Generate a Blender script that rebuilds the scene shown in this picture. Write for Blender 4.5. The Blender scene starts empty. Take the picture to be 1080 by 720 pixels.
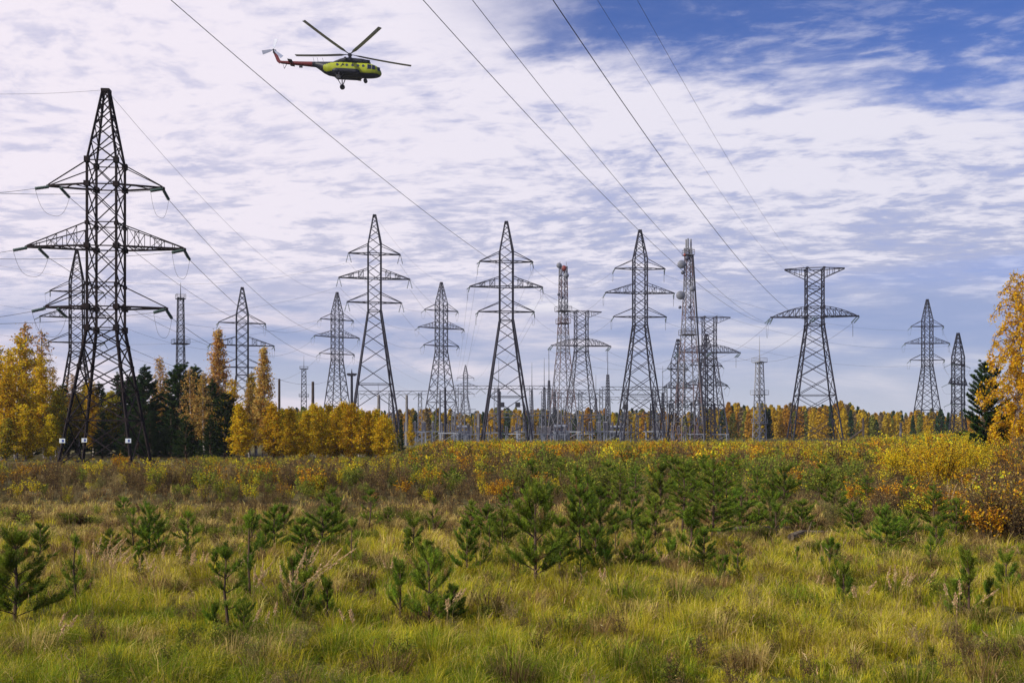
import bpy, math, random
import numpy as np
from mathutils import Vector, Matrix, Euler

# ------------------------------------------------------------------ camera, light, sky
SC = bpy.context.scene
COL = SC.collection
R = math.radians
CAMH, HOR, F = 2.8, 455.0, 1050.0          # camera height, horizon row, focal length in photo pixels

cam_d = bpy.data.cameras.new('camera')
cam_d.lens = 35.0; cam_d.sensor_width = 36.0
cam_d.shift_y = (HOR - 360.0) / 1080.0
cam_d.clip_start = 0.1; cam_d.clip_end = 20000
cam = bpy.data.objects.new('camera', cam_d); COL.objects.link(cam)
cam.location = (0, 0, CAMH); cam.rotation_euler = (R(90), 0, 0)
SC.camera = cam

SC.view_settings.view_transform = 'Standard'
SC.view_settings.look = 'None'
SC.view_settings.exposure = 0.0
SC.view_settings.gamma = 1.0

SUN = Vector((-0.80, -0.52, 0.66)).normalized()
SUN_EL = math.asin(SUN.z)
SUN_ROT = math.atan2(SUN.x, SUN.y)
sd = bpy.data.lights.new('sun', 'SUN'); sd.energy = 5.0; sd.angle = R(0.6); sd.color = (1.0, 0.93, 0.80)
so = bpy.data.objects.new('sun', sd); COL.objects.link(so)
so.rotation_euler = SUN.to_track_quat('Z', 'Y').to_euler(); so.location = (0, 0, 300)


class NT:
    """small node-tree writer"""
    def __init__(s, tree): s.t = tree; tree.nodes.clear()
    def n(s, typ, **kw):
        nd = s.t.nodes.new(typ)
        for k, v in kw.items():
            if k.startswith('i_'):
                key = k[2:]; key = int(key) if key.isdigit() else key
                nd.inputs[key].default_value = v
            else: setattr(nd, k, v)
        return nd
    def l(s, a, b): s.t.links.new(a, b)
    def m(s, op, a, b=None, c=None, clamp=False):
        nd = s.t.nodes.new('ShaderNodeMath'); nd.operation = op; nd.use_clamp = clamp
        for i, v in enumerate((a, b, c)):
            if v is None: continue
            if isinstance(v, (int, float)): nd.inputs[i].default_value = v
            else: s.l(v, nd.inputs[i])
        return nd.outputs[0]
    def sm(s, v, lo, hi, a=0.0, b=1.0):
        nd = s.t.nodes.new('ShaderNodeMapRange'); nd.interpolation_type = 'SMOOTHSTEP'
        s.l(v, nd.inputs[0])
        for i, x in enumerate((lo, hi, a, b)): nd.inputs[i + 1].default_value = x
        return nd.outputs[0]
    def mix(s, f, a, b, blend='MIX'):
        nd = s.t.nodes.new('ShaderNodeMix'); nd.data_type = 'RGBA'; nd.blend_type = blend
        for i, v in ((0, f), (6, a), (7, b)):
            if isinstance(v, (int, float)): nd.inputs[i].default_value = v
            elif isinstance(v, tuple): nd.inputs[i].default_value = (*v, 1) if len(v) == 3 else v
            else: s.l(v, nd.inputs[i])
        return nd.outputs[2]
    def noise(s, vec, scale, detail=4, rough=0.55, dist=0.0):
        nd = s.t.nodes.new('ShaderNodeTexNoise'); s.l(vec, nd.inputs['Vector'])
        nd.inputs['Scale'].default_value = scale; nd.inputs['Detail'].default_value = detail
        nd.inputs['Roughness'].default_value = rough; nd.inputs['Distortion'].default_value = dist
        return nd.outputs[0]


def build_world():
    w = bpy.data.worlds.new('World'); SC.world = w; w.use_nodes = True
    k = NT(w.node_tree)
    sky = k.n('ShaderNodeTexSky', sky_type='NISHITA', sun_disc=False, sun_elevation=SUN_EL, sun_rotation=SUN_ROT % (2 * math.pi),
              air_density=1.0, dust_density=0.6, ozone_density=2.5)
    tc = k.n('ShaderNodeTexCoord'); sp = k.n('ShaderNodeSeparateXYZ'); k.l(tc.outputs['Generated'], sp.inputs[0])
    X, Y, Z = sp.outputs
    ay = k.m('MAXIMUM', k.m('ABSOLUTE', Y), 0.08)
    a = k.m('DIVIDE', X, ay)                    # tan of azimuth: 0 straight ahead
    e = k.m('DIVIDE', Z, ay)                    # tan of elevation
    # cloud deck, a slightly curved sheet over the land
    zz = k.m('ADD', k.m('MAXIMUM', Z, 0.0), 0.09)
    cx = k.m('DIVIDE', X, zz); cy = k.m('DIVIDE', Y, zz)
    cb = k.n('ShaderNodeCombineXYZ'); k.l(k.m('ADD', cx, k.m('MULTIPLY', cy, 0.28)), cb.inputs[0]); k.l(cy, cb.inputs[1])
    P = cb.outputs[0]
    cb2 = k.n('ShaderNodeCombineXYZ'); k.l(k.m('MULTIPLY', k.m('ADD', cx, k.m('MULTIPLY', cy, 0.16)), 0.85), cb2.inputs[0]); k.l(k.m('MULTIPLY', cy, 1.15), cb2.inputs[1])
    cb3 = k.n('ShaderNodeCombineXYZ'); k.l(k.m('MULTIPLY', a, 0.6), cb3.inputs[0]); k.l(k.m('MULTIPLY', e, 3.2), cb3.inputs[1])
    nb = k.noise(P, 0.42, 4, 0.55, 0.4)
    wv = k.n('ShaderNodeVectorMath', operation='ADD'); k.l(cb2.outputs[0], wv.inputs[0])
    wn = k.n('ShaderNodeTexNoise'); k.l(P, wn.inputs['Vector']); wn.inputs['Scale'].default_value = 0.9; wn.inputs['Detail'].default_value = 2
    ws = k.n('ShaderNodeVectorMath', operation='SCALE'); k.l(wn.outputs['Color'], ws.inputs[0]); ws.inputs['Scale'].default_value = 0.35; k.l(ws.outputs[0], wv.inputs[1])
    WP = wv.outputs[0]
    nr = k.noise(WP, 4.4, 7, 0.58, 0.25)          # billows in rows
    nf = k.noise(WP, 14.0, 6, 0.62, 0.25)          # fine fleece
    ns = k.noise(cb3.outputs[0], 3.2, 7, 0.58, 0.7)
    ns2 = k.noise(cb3.outputs[0], 10.0, 6, 0.6, 0.4)
    jit = k.m('MULTIPLY', k.m('SUBTRACT', nb, 0.5), 0.16)
    jit2 = k.m('MULTIPLY', k.m('SUBTRACT', nr, 0.5), 0.16)
    # upper edge of the deck: open blue above it, to the right
    edge_hi = k.m('ADD', k.m('ADD', k.m('MULTIPLY', a, -0.10), 0.375), k.m('ADD', jit, jit2))
    above = k.sm(k.m('SUBTRACT', e, edge_hi), -0.03, 0.045)
    right = k.sm(k.m('ADD', a, k.m('MULTIPLY', jit, 0.8)), -0.12, 0.10)
    hole_hi = k.m('MULTIPLY', above, right)
    # lower edge of the deck on the right: clear slate strip under it
    edge_lo = k.m('ADD', k.m('MULTIPLY', a, 0.14), k.m('ADD', 0.112, k.m('MULTIPLY', jit2, 0.25)))
    below = k.sm(k.m('SUBTRACT', edge_lo, e), -0.006, 0.012)
    rlow = k.sm(a, 0.06, 0.30)
    hole_lo = k.m('MULTIPLY', below, rlow)
    body = k.m('ADD', k.m('MULTIPLY', nr, 0.50), k.m('ADD', k.m('MULTIPLY', nf, 0.36), k.m('MULTIPLY', nb, 0.22)))
    dens = k.sm(body, 0.37, 0.53, 0.62, 1.0)
    dens = k.m('ADD', dens, k.sm(a, 0.25, -0.45, 0.0, 0.22), clamp=True)
    veil = k.sm(k.m('ADD', k.m('MULTIPLY', ns, 0.65), k.m('MULTIPLY', ns2, 0.35)), 0.42, 0.58)
    low = k.sm(k.m('ADD', e, k.m('MULTIPLY', jit2, 0.3)), 0.085, 0.17)    # 0 near the horizon, 1 in the deck
    cov = k.m('ADD', k.m('MULTIPLY', dens, low), k.m('MULTIPLY', k.m('ADD', k.m('MULTIPLY', veil, 0.75), 0.22), k.m('SUBTRACT', 1.0, low)), clamp=True)
    cov = k.m('MULTIPLY', cov, k.m('SUBTRACT', 1.0, k.m('MULTIPLY', hole_hi, 0.96)))
    cov = k.m('MULTIPLY', cov, k.m('SUBTRACT', 1.0, k.m('MULTIPLY', hole_lo, k.m('SUBTRACT', 0.55, k.m('MULTIPLY', veil, 0.45)))))
    wisp = k.m('MULTIPLY', k.sm(k.m('ADD', k.m('MULTIPLY', nf, 0.5), k.m('MULTIPLY', nr, 0.5)), 0.48, 0.66), k.m('MULTIPLY', hole_hi, 0.42))
    cov = k.m('ADD', cov, k.m('MULTIPLY', wisp, k.sm(e, 0.50, 0.36)), clamp=True)
    # a small heaped cloud low in the middle
    da = k.m('DIVIDE', k.m('SUBTRACT', a, 0.036), 0.034); de = k.m('DIVIDE', k.m('SUBTRACT', e, 0.122), 0.0125)
    rr = k.m('SQRT', k.m('ADD', k.m('MULTIPLY', da, da), k.m('MULTIPLY', de, de)))
    np_ = k.noise(cb3.outputs[0], 34.0, 4, 0.6, 0.2)
    rr = k.m('ADD', rr, k.m('MULTIPLY', k.m('SUBTRACT', np_, 0.5), 2.4))
    puff = k.sm(rr, 1.05, 0.75)
    # colours
    blue = k.mix(1.0, sky.outputs[0], (0.42, 0.60, 1.12), 'MULTIPLY')
    pale = k.mix(0.55, blue, (3.6, 4.3, 7.6))
    base = k.mix(k.sm(e, 0.42, 0.20), blue, pale)
    slate = k.mix(0.85, blue, (3.2, 3.9, 6.2))
    base = k.mix(k.sm(e, 0.17, 0.13), base, slate)
    horizon = k.mix(k.sm(e, 0.11, 0.0), base, (6.2, 6.5, 7.4))
    lr = k.sm(a, -0.55, 0.45)
    lit = k.mix(lr, (9.2, 8.5, 9.4), (8.1, 7.9, 9.0))
    shade = k.mix(k.sm(e, 0.33, 0.16), k.mix(lr, (6.6, 6.4, 8.1), (5.4, 5.6, 7.6)), k.mix(lr, (6.0, 5.9, 7.5), (4.6, 4.9, 6.8)))
    # billows: bright crests, greyer troughs, greyer and larger low in the deck
    tone = k.m('ADD', k.m('MULTIPLY', nr, 0.50), k.m('ADD', k.m('MULTIPLY', nf, 0.40), k.m('MULTIPLY', nb, 0.26)))
    thick = k.sm(k.m('ADD', tone, k.m('MULTIPLY', k.sm(e, 0.12, 0.30), 0.05)), 0.52, 0.66)
    ccol = k.mix(thick, shade, lit)
    lowc = k.mix(veil, k.mix(k.sm(e, 0.0, 0.1), (6.2, 6.4, 7.4), (4.5, 4.8, 6.8)), k.mix(k.sm(a, -0.4, 0.4), (8.9, 8.0, 8.8), (7.5, 7.4, 8.3)))
    ccol = k.mix(low, lowc, ccol)
    out = k.mix(cov, horizon, ccol)
    pc = k.mix(k.sm(k.m('ADD', e, k.m('MULTIPLY', np_, 0.02)), 0.122, 0.138), (5.4, 5.5, 7.3), (8.8, 8.5, 9.2))
    out = k.mix(k.m('MULTIPLY', puff, 0.8), out, pc)
    bg = k.n('ShaderNodeBackground'); bg.inputs[1].default_value = 0.10
    k.l(out, bg.inputs[0])
    ow = k.n('ShaderNodeOutputWorld'); k.l(bg.outputs[0], ow.inputs[0])
build_world()

# ------------------------------------------------------------------ helpers
def wx(px, D): return (px - 540.0) / F * D
def wz(py, D): return CAMH + (HOR - py) / F * D


def noise2(x, y, seed, scale):
    rs = np.random.RandomState(seed); o = np.zeros_like(np.asarray(x, float)); tot = 0
    for i in range(7):
        th = rs.rand() * 6.283; f = scale * (0.6 + 1.9 * rs.rand()); ph = rs.rand() * 6.283; am = 1.0 / (1 + 0.6 * i)
        o = o + am * np.sin((x * math.cos(th) + y * math.sin(th)) * f + ph + 1.3 * np.sin((x * math.sin(th) - y * math.cos(th)) * f * 0.6 + ph * 2)); tot += am
    return o / tot


def gz(x, y):
    """height of the land"""
    x = np.asarray(x, float); y = np.asarray(y, float)
    near = np.clip(1 - (y - 35) / 60, 0, 1)
    z = (0.10 * noise2(x, y, 3, 0.45) + 0.045 * noise2(x, y, 8, 1.7)) * near
    px = 540 + x / np.maximum(y, 1) * F
    bank = 0.42 * np.exp(-((y - 41.5 - 1.2 * noise2(x, x * 0, 5, 0.3)) / 3.0) ** 2)
    z = z + bank * np.clip((470 - px) / 60, 0, 1) * (0.7 + 0.5 * noise2(x, y, 21, 0.8))
    return z


def gzf(x, y): return float(gz(np.array([x]), np.array([y]))[0])

MATS = {}
def principled(name, color, rough=0.6, metal=0.0, spec=0.5, var=None, vscale=3.0, dark=None, bump=0.0):
    m = bpy.data.materials.new(name); m.use_nodes = True; k = NT(m.node_tree)
    b = k.n('ShaderNodeBsdfPrincipled'); b.inputs['Roughness'].default_value = rough; b.inputs['Metallic'].default_value = metal
    b.inputs['Specular IOR Level'].default_value = spec
    if var:
        tc = k.n('ShaderNodeTexCoord'); nz = k.noise(tc.outputs['Object'], vscale, 5, 0.6)
        c = k.mix(k.sm(nz, 0.35, 0.68), color, var); k.l(c, b.inputs['Base Color'])
        if bump:
            bp = k.n('ShaderNodeBump'); bp.inputs['Strength'].default_value = bump; k.l(nz, bp.inputs['Height']); k.l(bp.outputs[0], b.inputs['Normal'])
    else: b.inputs['Base Color'].default_value = (*color, 1)
    o = k.n('ShaderNodeOutputMaterial'); k.l(b.outputs[0], o.inputs[0]); MATS[name] = m
    return m

M_YARD = principled('yard_steel', (0.11, 0.12, 0.16), 0.6, 0.2, 0.3, (0.17, 0.18, 0.22), 0.6)
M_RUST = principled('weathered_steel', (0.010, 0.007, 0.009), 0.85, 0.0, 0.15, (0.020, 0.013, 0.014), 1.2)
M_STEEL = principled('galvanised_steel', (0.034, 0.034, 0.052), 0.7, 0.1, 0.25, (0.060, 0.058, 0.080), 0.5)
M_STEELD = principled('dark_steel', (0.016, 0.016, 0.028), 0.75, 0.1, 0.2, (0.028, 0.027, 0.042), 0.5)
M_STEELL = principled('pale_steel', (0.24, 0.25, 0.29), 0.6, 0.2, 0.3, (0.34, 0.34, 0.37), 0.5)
M_GLASSI = principled('insulator_glass', (0.05, 0.085, 0.08), 0.4, 0.0, 0.5)
M_PORC = principled('porcelain', (0.10, 0.10, 0.13), 0.3, 0.0, 0.5)
M_WIRE = principled('conductor', (0.07, 0.065, 0.07), 0.6, 0.3, 0.4)
M_SIGN = principled('sign_enamel', (0.62, 0.68, 0.74), 0.4)
M_SIGNB = principled('sign_blue', (0.03, 0.06, 0.28), 0.4)
M_SIGND = principled('sign_dark', (0.02, 0.02, 0.03), 0.5)
M_CONC = principled('concrete', (0.13, 0.12, 0.125), 0.85, 0, 0.3, (0.19, 0.18, 0.18), 1.5)
M_WOODP = principled('old_wood', (0.045, 0.035, 0.032), 0.85, 0, 0.2, (0.08, 0.06, 0.05), 2.0)
M_DISH = principled('dish_grey', (0.11, 0.12, 0.16), 0.5, 0, 0.4, (0.15, 0.16, 0.20), 1.5)
M_DISHD = principled('dish_dark', (0.05, 0.055, 0.09), 0.5)
M_DISHR = principled('dish_red', (0.19, 0.035, 0.03), 0.5)
M_GREYEQ = principled('equipment_grey', (0.17, 0.19, 0.25), 0.55, 0, 0.4, (0.24, 0.26, 0.31), 1.5)
M_YEL = principled('yellow_paint', (0.31, 0.355, 0.010), 0.5, 0, 0.3, (0.26, 0.30, 0.010), 0.7)
M_NAVY = principled('navy_paint', (0.006, 0.008, 0.018), 0.5, 0, 0.25, (0.009, 0.011, 0.024), 0.7)
M_RED = principled('red_paint', (0.12, 0.007, 0.012), 0.5, 0, 0.3, (0.09, 0.006, 0.010), 0.7)
M_CGLASS = principled('cockpit_glass', (0.02, 0.025, 0.05), 0.08, 0, 0.6)
M_CFRAME = principled('cockpit_frame', (0.25, 0.25, 0.2), 0.5)
M_TYRE = principled('tyre', (0.008, 0.008, 0.010), 0.8)
M_BLADE = principled('rotor_blade', (0.32, 0.36, 0.50), 0.5, 0, 0.5, (0.40, 0.43, 0.55), 0.6)
M_LAMP = principled('lamp_glass', (0.5, 0.52, 0.55), 0.2)
M_BIRCH = principled('birch_bark', (0.42, 0.38, 0.36), 0.8, 0, 0.2, (0.06, 0.05, 0.05), 2.6)
M_PBARK = principled('pine_bark', (0.065, 0.042, 0.032), 0.9, 0, 0.2, (0.11, 0.07, 0.045), 3.0)
M_TWIG = principled('twig_bark', (0.09, 0.055, 0.042), 0.9, 0, 0.2, (0.13, 0.085, 0.06), 4.0)
M_LOG = principled('grey_log', (0.20, 0.165, 0.12), 0.9, 0, 0.2, (0.08, 0.06, 0.045), 3.0)


def banded():
    m = bpy.data.materials.new('red_white_bands'); m.use_nodes = True; k = NT(m.node_tree)
    tc = k.n('ShaderNodeTexCoord'); sp = k.n('ShaderNodeSeparateXYZ'); k.l(tc.outputs['Object'], sp.inputs[0])
    f = k.m('GREATER_THAN', k.m('FRACT', k.m('DIVIDE', sp.outputs[2], 8.4)), 0.5)
    nz = k.noise(tc.outputs['Object'], 0.8, 4)
    c = k.mix(f, (0.10, 0.055, 0.06), (0.12, 0.12, 0.15)); c = k.mix(k.sm(nz, 0.35, 0.75, 0, 0.6), c, (0.13, 0.13, 0.15))
    b = k.n('ShaderNodeBsdfPrincipled'); b.inputs['Roughness'].default_value = 0.6; k.l(c, b.inputs['Base Color'])
    o = k.n('ShaderNodeOutputMaterial'); k.l(b.outputs[0], o.inputs[0]); return m
M_BAND = banded()


def foliage(name, trans=0.35, vary=0.22, rough=0.6):
    m = bpy.data.materials.new(name); m.use_nodes = True; k = NT(m.node_tree)
    at = k.n('ShaderNodeAttribute'); at.attribute_name = 'col'
    oi = k.n('ShaderNodeObjectInfo')
    hs = k.n('ShaderNodeHueSaturation')
    k.l(k.m('ADD', 0.5 - 0.012, k.m('MULTIPLY', oi.outputs['Random'], 0.024)), hs.inputs['Hue'])
    k.l(k.m('ADD', 1 - vary / 2, k.m('MULTIPLY', k.m('FRACT', k.m('MULTIPLY', oi.outputs['Random'], 7.3)), vary)), hs.inputs['Value'])
    k.l(at.outputs['Color'], hs.inputs['Color'])
    d = k.n('ShaderNodeBsdfPrincipled'); k.l(hs.outputs[0], d.inputs['Base Color']); d.inputs['Roughness'].default_value = rough
    d.inputs['Specular IOR Level'].default_value = 0.06
    t = k.n('ShaderNodeBsdfTranslucent'); k.l(hs.outputs[0], t.inputs[0])
    mx = k.n('ShaderNodeMixShader'); mx.inputs[0].default_value = trans; k.l(d.outputs[0], mx.inputs[1]); k.l(t.outputs[0], mx.inputs[2])
    o = k.n('ShaderNodeOutputMaterial'); k.l(mx.outputs[0], o.inputs[0]); return m
M_LEAF = foliage('autumn_leaf', 0.42)
M_NEEDLE = foliage('needle', 0.22, 0.4)
M_GRASS = foliage('grass_blade', 0.42, 0.0)


class MB:
    """collects polygons and links them as one mesh object"""
    def __init__(s): s.v = []; s.f = []; s.mi = []; s.cur = 0
    def add(s, vs, fs):
        o = len(s.v); s.v.extend(vs); s.f.extend([tuple(o + i for i in f) for f in fs]); s.mi.extend([s.cur] * len(fs))
    def bar(s, p, q, w, w2=None, caps=True):
        p = Vector(p); q = Vector(q); d = q - p
        if d.length < 1e-6: return
        d.normalize(); u = d.cross(Vector((0, 0, 1)))
        if u.length < 0.05: u = Vector((1, 0, 0))
        u.normalize(); v = d.cross(u); a = w / 2; b = (w if w2 is None else w2) / 2
        vs = [p + u * a + v * a, p - u * a + v * a, p - u * a - v * a, p + u * a - v * a, q + u * b + v * b, q - u * b + v * b, q - u * b - v * b, q + u * b - v * b]
        fs = [(0, 1, 5, 4), (1, 2, 6, 5), (2, 3, 7, 6), (3, 0, 4, 7)]
        if caps: fs += [(3, 2, 1, 0), (4, 5, 6, 7)]
        s.add([tuple(x) for x in vs], fs)
    def angle(s, p, q, w, sx=1, sy=1, t=0.016):
        """rolled steel angle: two thin flanges"""
        p = Vector(p); q = Vector(q); d = (q - p).normalized()
        u = Vector((sx, 0, 0)); u = (u - d * u.dot(d)).normalized(); v = Vector((0, sy, 0)); v = (v - d * v.dot(d)).normalized()
        for a, b in ((u, v), (v, u)):
            vs = [c + a * (w * i) + b * (t * j) for c in (p, q) for i, j in ((0, 0), (1, 0), (1, 1), (0, 1))]
            s.add([tuple(x) for x in vs], [(0, 1, 5, 4), (1, 2, 6, 5), (2, 3, 7, 6), (3, 0, 4, 7), (3, 2, 1, 0), (4, 5, 6, 7)])
    def box(s, c, d, rot=None):
        x, y, z = (i / 2 for i in d); vs = [Vector((i * x, j * y, l * z)) for i in (-1, 1) for j in (-1, 1) for l in (-1, 1)]
        if rot is not None: vs = [rot @ v for v in vs]
        vs = [tuple(v + Vector(c)) for v in vs]
        s.add(vs, [(0, 1, 3, 2), (4, 6, 7, 5), (0, 4, 5, 1), (2, 3, 7, 6), (0, 2, 6, 4), (1, 5, 7, 3)])
    def tube(s, pts, rads, n=6, cap=True):
        pts = [Vector(p) for p in pts]
        if not hasattr(rads, '__len__'): rads = [rads] * len(pts)
        vs = []; ref = None
        for i, p in enumerate(pts):
            d = (pts[min(i + 1, len(pts) - 1)] - pts[max(i - 1, 0)]).normalized()
            if ref is None: ref = d.cross(Vector((0, 0, 1))); ref = ref if ref.length > 0.05 else Vector((1, 0, 0))
            u = (ref - d * ref.dot(d)).normalized(); v = d.cross(u); ref = u
            for j in range(n):
                t = 2 * math.pi * j / n; vs.append(tuple(p + (u * math.cos(t) + v * math.sin(t)) * rads[i]))
        fs = [(i * n + j, i * n + (j + 1) % n, (i + 1) * n + (j + 1) % n, (i + 1) * n + j) for i in range(len(pts) - 1) for j in range(n)]
        if cap: fs += [tuple(range(n - 1, -1, -1)), tuple(range((len(pts) - 1) * n, len(pts) * n))]
        s.add(vs, fs)
    def build(s, name, mat, parent=None, smooth=False, loc=None, rot=None):
        me = bpy.data.meshes.new(name); me.from_pydata([tuple(v) for v in s.v], [], s.f)
        for m in (mat if isinstance(mat, (list, tuple)) else [mat]): me.materials.append(m)
        if isinstance(mat, (list, tuple)): me.polygons.foreach_set('material_index', s.mi)
        if smooth: me.polygons.foreach_set('use_smooth', [True] * len(me.polygons))
        me.update(); return link(name, me, parent, loc, rot)


def link(name, me, parent=None, loc=None, rot=None, scale=None):
    o = bpy.data.objects.new(name, me); COL.objects.link(o)
    if parent: o.parent = parent
    if loc is not None: o.location = loc
    if rot is not None: o.rotation_euler = rot
    if scale is not None: o.scale = scale
    return o


def tag(o, label=None, cat=None, group=None, kind=None):
    if label: o['label'] = label
    if cat: o['category'] = cat
    if group: o['group'] = group
    if kind: o['kind'] = kind
    return o


def thing(name, label, cat, loc=(0, 0, 0), rz=0.0, group=None):
    o = bpy.data.objects.new(name, None); COL.objects.link(o); o.location = loc; o.rotation_euler = (0, 0, rz)
    return tag(o, label, cat, group)


def qmesh(name, V, Q, col=None, mats=None, mi=None):
    """quad mesh from arrays, with a colour per vertex"""
    me = bpy.data.meshes.new(name); n = len(V); nf = len(Q)
    me.vertices.add(n); me.vertices.foreach_set('co', np.asarray(V, np.float32).ravel())
    me.loops.add(nf * 4); me.polygons.add(nf)
    me.loops.foreach_set('vertex_index', np.asarray(Q, np.int32).ravel())
    me.polygons.foreach_set('loop_start', np.arange(nf, dtype=np.int32) * 4)
    if mats:
        for m in mats: me.materials.append(m)
    if mi is not None: me.polygons.foreach_set('material_index', np.asarray(mi, np.int32))
    me.update(calc_edges=True)
    if col is not None:
        at = me.color_attributes.new('col', 'FLOAT_COLOR', 'POINT')
        c = np.ones((n, 4), np.float32); c[:, :3] = col; at.data.foreach_set('color', c.ravel())
    return me


def unit(v): return v / np.maximum(np.linalg.norm(v, axis=-1, keepdims=True), 1e-9)


def diamonds(P, A, B):
    """four-cornered leaves: centre P, half axes A (long) and B"""
    n = len(P); V = np.empty((n, 4, 3)); V[:, 0] = P - A; V[:, 1] = P + B - A * 0.1; V[:, 2] = P + A; V[:, 3] = P - B - A * 0.1
    return V.reshape(-1, 3), np.arange(n * 4).reshape(-1, 4)


def pal(rs, n, cols, w, jit=0.18):
    c = np.array(cols)[rs.choice(len(cols), n, p=np.array(w) / sum(w))]
    return np.clip(c * (1 + jit * rs.randn(n, 1)) * (1 + 0.06 * rs.randn(n, 3)), 0.002, 0.9)


def rnd_leaves(rs, P, size, cols, w, droop=0.0):
    n = len(P); a = unit(rs.randn(n, 3) + np.array([0, 0, -droop])); b = unit(np.cross(a, rs.randn(n, 3)))
    s = (size * (0.6 + 0.8 * rs.rand(n)))[:, None]
    V, Q = diamonds(P, a * s * 0.6, b * s * 0.42)
    return V, Q, np.repeat(pal(rs, n, cols, w), 4, 0)


def needles(rs, S, Dr, L, per_m, nl, nw, cols, w, spread=0.75):
    """needles set around shoots: start S, direction Dr, length L"""
    cnt = np.maximum(3, (L * per_m).astype(int)); idx = np.repeat(np.arange(len(S)), cnt); n = len(idx)
    t = rs.rand(n); d = Dr[idx]; P = S[idx] + d * (L[idx] * t)[:, None]
    rad = unit(np.cross(d, rs.randn(n, 3))); nd = unit(d * 0.75 + rad * spread)
    ln = (nl * (0.7 + 0.5 * rs.rand(n)))[:, None]; side = unit(np.cross(nd, rs.randn(n, 3)))
    V, Q = diamonds(P + nd * ln * 0.5, nd * ln * 0.5, side * nw * 0.5)
    c = pal(rs, len(S), cols, w, 0.12)[idx] * (1 + 0.15 * rs.randn(n, 1))
    return V, Q, np.repeat(np.clip(c, 0.002, 0.8), 4, 0)


def stack(parts):
    V = []; Q = []; C = []; o = 0
    for v, q, c in parts: V.append(v); Q.append(q + o); C.append(c); o += len(v)
    return np.concatenate(V), np.concatenate(Q), np.concatenate(C)


def sticks(S, E, w0, w1, col):
    """thin square twigs as quads (two crossed strips)"""
    d = unit(E - S); u = unit(np.cross(d, np.array([0.31, 0.2, 0.93]))); v = np.cross(d, u); n = len(S)
    V = np.empty((n, 8, 3)); w0 = np.broadcast_to(w0, (n,))[:, None] / 2; w1 = np.broadcast_to(w1, (n,))[:, None] / 2
    V[:, 0] = S + u * w0; V[:, 1] = S + v * w0; V[:, 2] = S - u * w0; V[:, 3] = S - v * w0
    V[:, 4] = E + u * w1; V[:, 5] = E + v * w1; V[:, 6] = E - u * w1; V[:, 7] = E - v * w1
    q = np.array([(0, 1, 5, 4), (1, 2, 6, 5), (2, 3, 7, 6), (3, 0, 4, 7)])
    Q = (q[None] + (np.arange(n) * 8)[:, None, None]).reshape(-1, 4)
    c = np.broadcast_to(np.asarray(col, float), (n * 8, 3)).copy()
    return V.reshape(-1, 3), Q, c

# ------------------------------------------------------------------ the land
def ground_material():
    m = bpy.data.materials.new('meadow_soil'); m.use_nodes = True; k = NT(m.node_tree)
    tc = k.n('ShaderNodeTexCoord'); P = tc.outputs['Object']
    n1 = k.noise(P, 0.35, 6, 0.6, 0.6); n2 = k.noise(P, 3.5, 6, 0.65); n3 = k.noise(P, 22.0, 4, 0.7)
    c = k.mix(k.sm(n1, 0.38, 0.62), (0.075, 0.078, 0.022), (0.13, 0.105, 0.045))
    c = k.mix(k.sm(n2, 0.42, 0.66), c, (0.055, 0.040, 0.022))
    c = k.mix(k.sm(n3, 0.35, 0.75, 0, 0.7), c, (0.15, 0.13, 0.05))
    b = k.n('ShaderNodeBsdfPrincipled'); b.inputs['Roughness'].default_value = 0.95; b.inputs['Specular IOR Level'].default_value = 0.1
    k.l(c, b.inputs['Base Color'])
    bp = k.n('ShaderNodeBump'); bp.inputs['Strength'].default_value = 0.9; bp.inputs['Distance'].default_value = 0.08
    k.l(k.m('ADD', n2, k.m('MULTIPLY', n3, 0.5)), bp.inputs['Height']); k.l(bp.outputs[0], b.inputs['Normal'])
    o = k.n('ShaderNodeOutputMaterial'); k.l(b.outputs[0], o.inputs[0]); return m


def build_ground():
    ys = np.concatenate([np.array([-2600, -1500, -600, -200, -60, -20, -5, 0, 4]), np.arange(5, 62, 0.4), np.arange(62, 140, 3), np.array([150, 200, 300, 500, 900, 1700, 2600])])
    xs = np.concatenate([np.array([-2600, -1700, -1000, -400, -150, -80, -55]), np.arange(-40, 40.01, 0.4), np.array([55, 80, 150, 400, 1000, 1700, 2600])])
    X, Y = np.meshgrid(xs, ys); Z = gz(X, Y)
    V = np.stack([X, Y, Z], -1).reshape(-1, 3); nx = len(xs); i, j = np.meshgrid(np.arange(len(ys) - 1), np.arange(nx - 1), indexing='ij')
    a = (i * nx + j).ravel(); Q = np.stack([a, a + 1, a + nx + 1, a + nx], -1)
    me = qmesh('ground', V, Q, mats=[ground_material()]); me.polygons.foreach_set('use_smooth', [True] * len(me.polygons))
    tag(link('ground', me), kind='structure')
build_ground()

# ------------------------------------------------------------------ insulators, wires
def string_mesh(L, r, n, name='insulator_string'):
    mb = MB(); pts = []; rr = []
    for i in range(n):
        z = -L * (i + 0.15) / n
        pts += [(0, 0, z), (0, 0, z - 0.25 * L / n), (0, 0, z - 0.5 * L / n), (0, 0, z - 0.7 * L / n)]; rr += [0.25 * r, r, 0.9 * r, 0.25 * r]
    mb.tube([(0, 0, 0)] + pts + [(0, 0, -L)], [0.2 * r] + rr + [0.2 * r], 7)
    me = bpy.data.meshes.new(name); me.from_pydata(mb.v, [], mb.f); me.materials.append(M_GLASSI); return me
STR_NEAR = string_mesh(1.25, 0.15, 9); STR_FAR = string_mesh(1.9, 0.11, 6)


def hang(name, me, parent, p, d):
    """place a string mesh (built along -Z) at p pointing along d, in the parent's space"""
    q = Vector(d).to_track_quat('-Z', 'Y'); return link(name, me, parent, p, q.to_euler())


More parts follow.
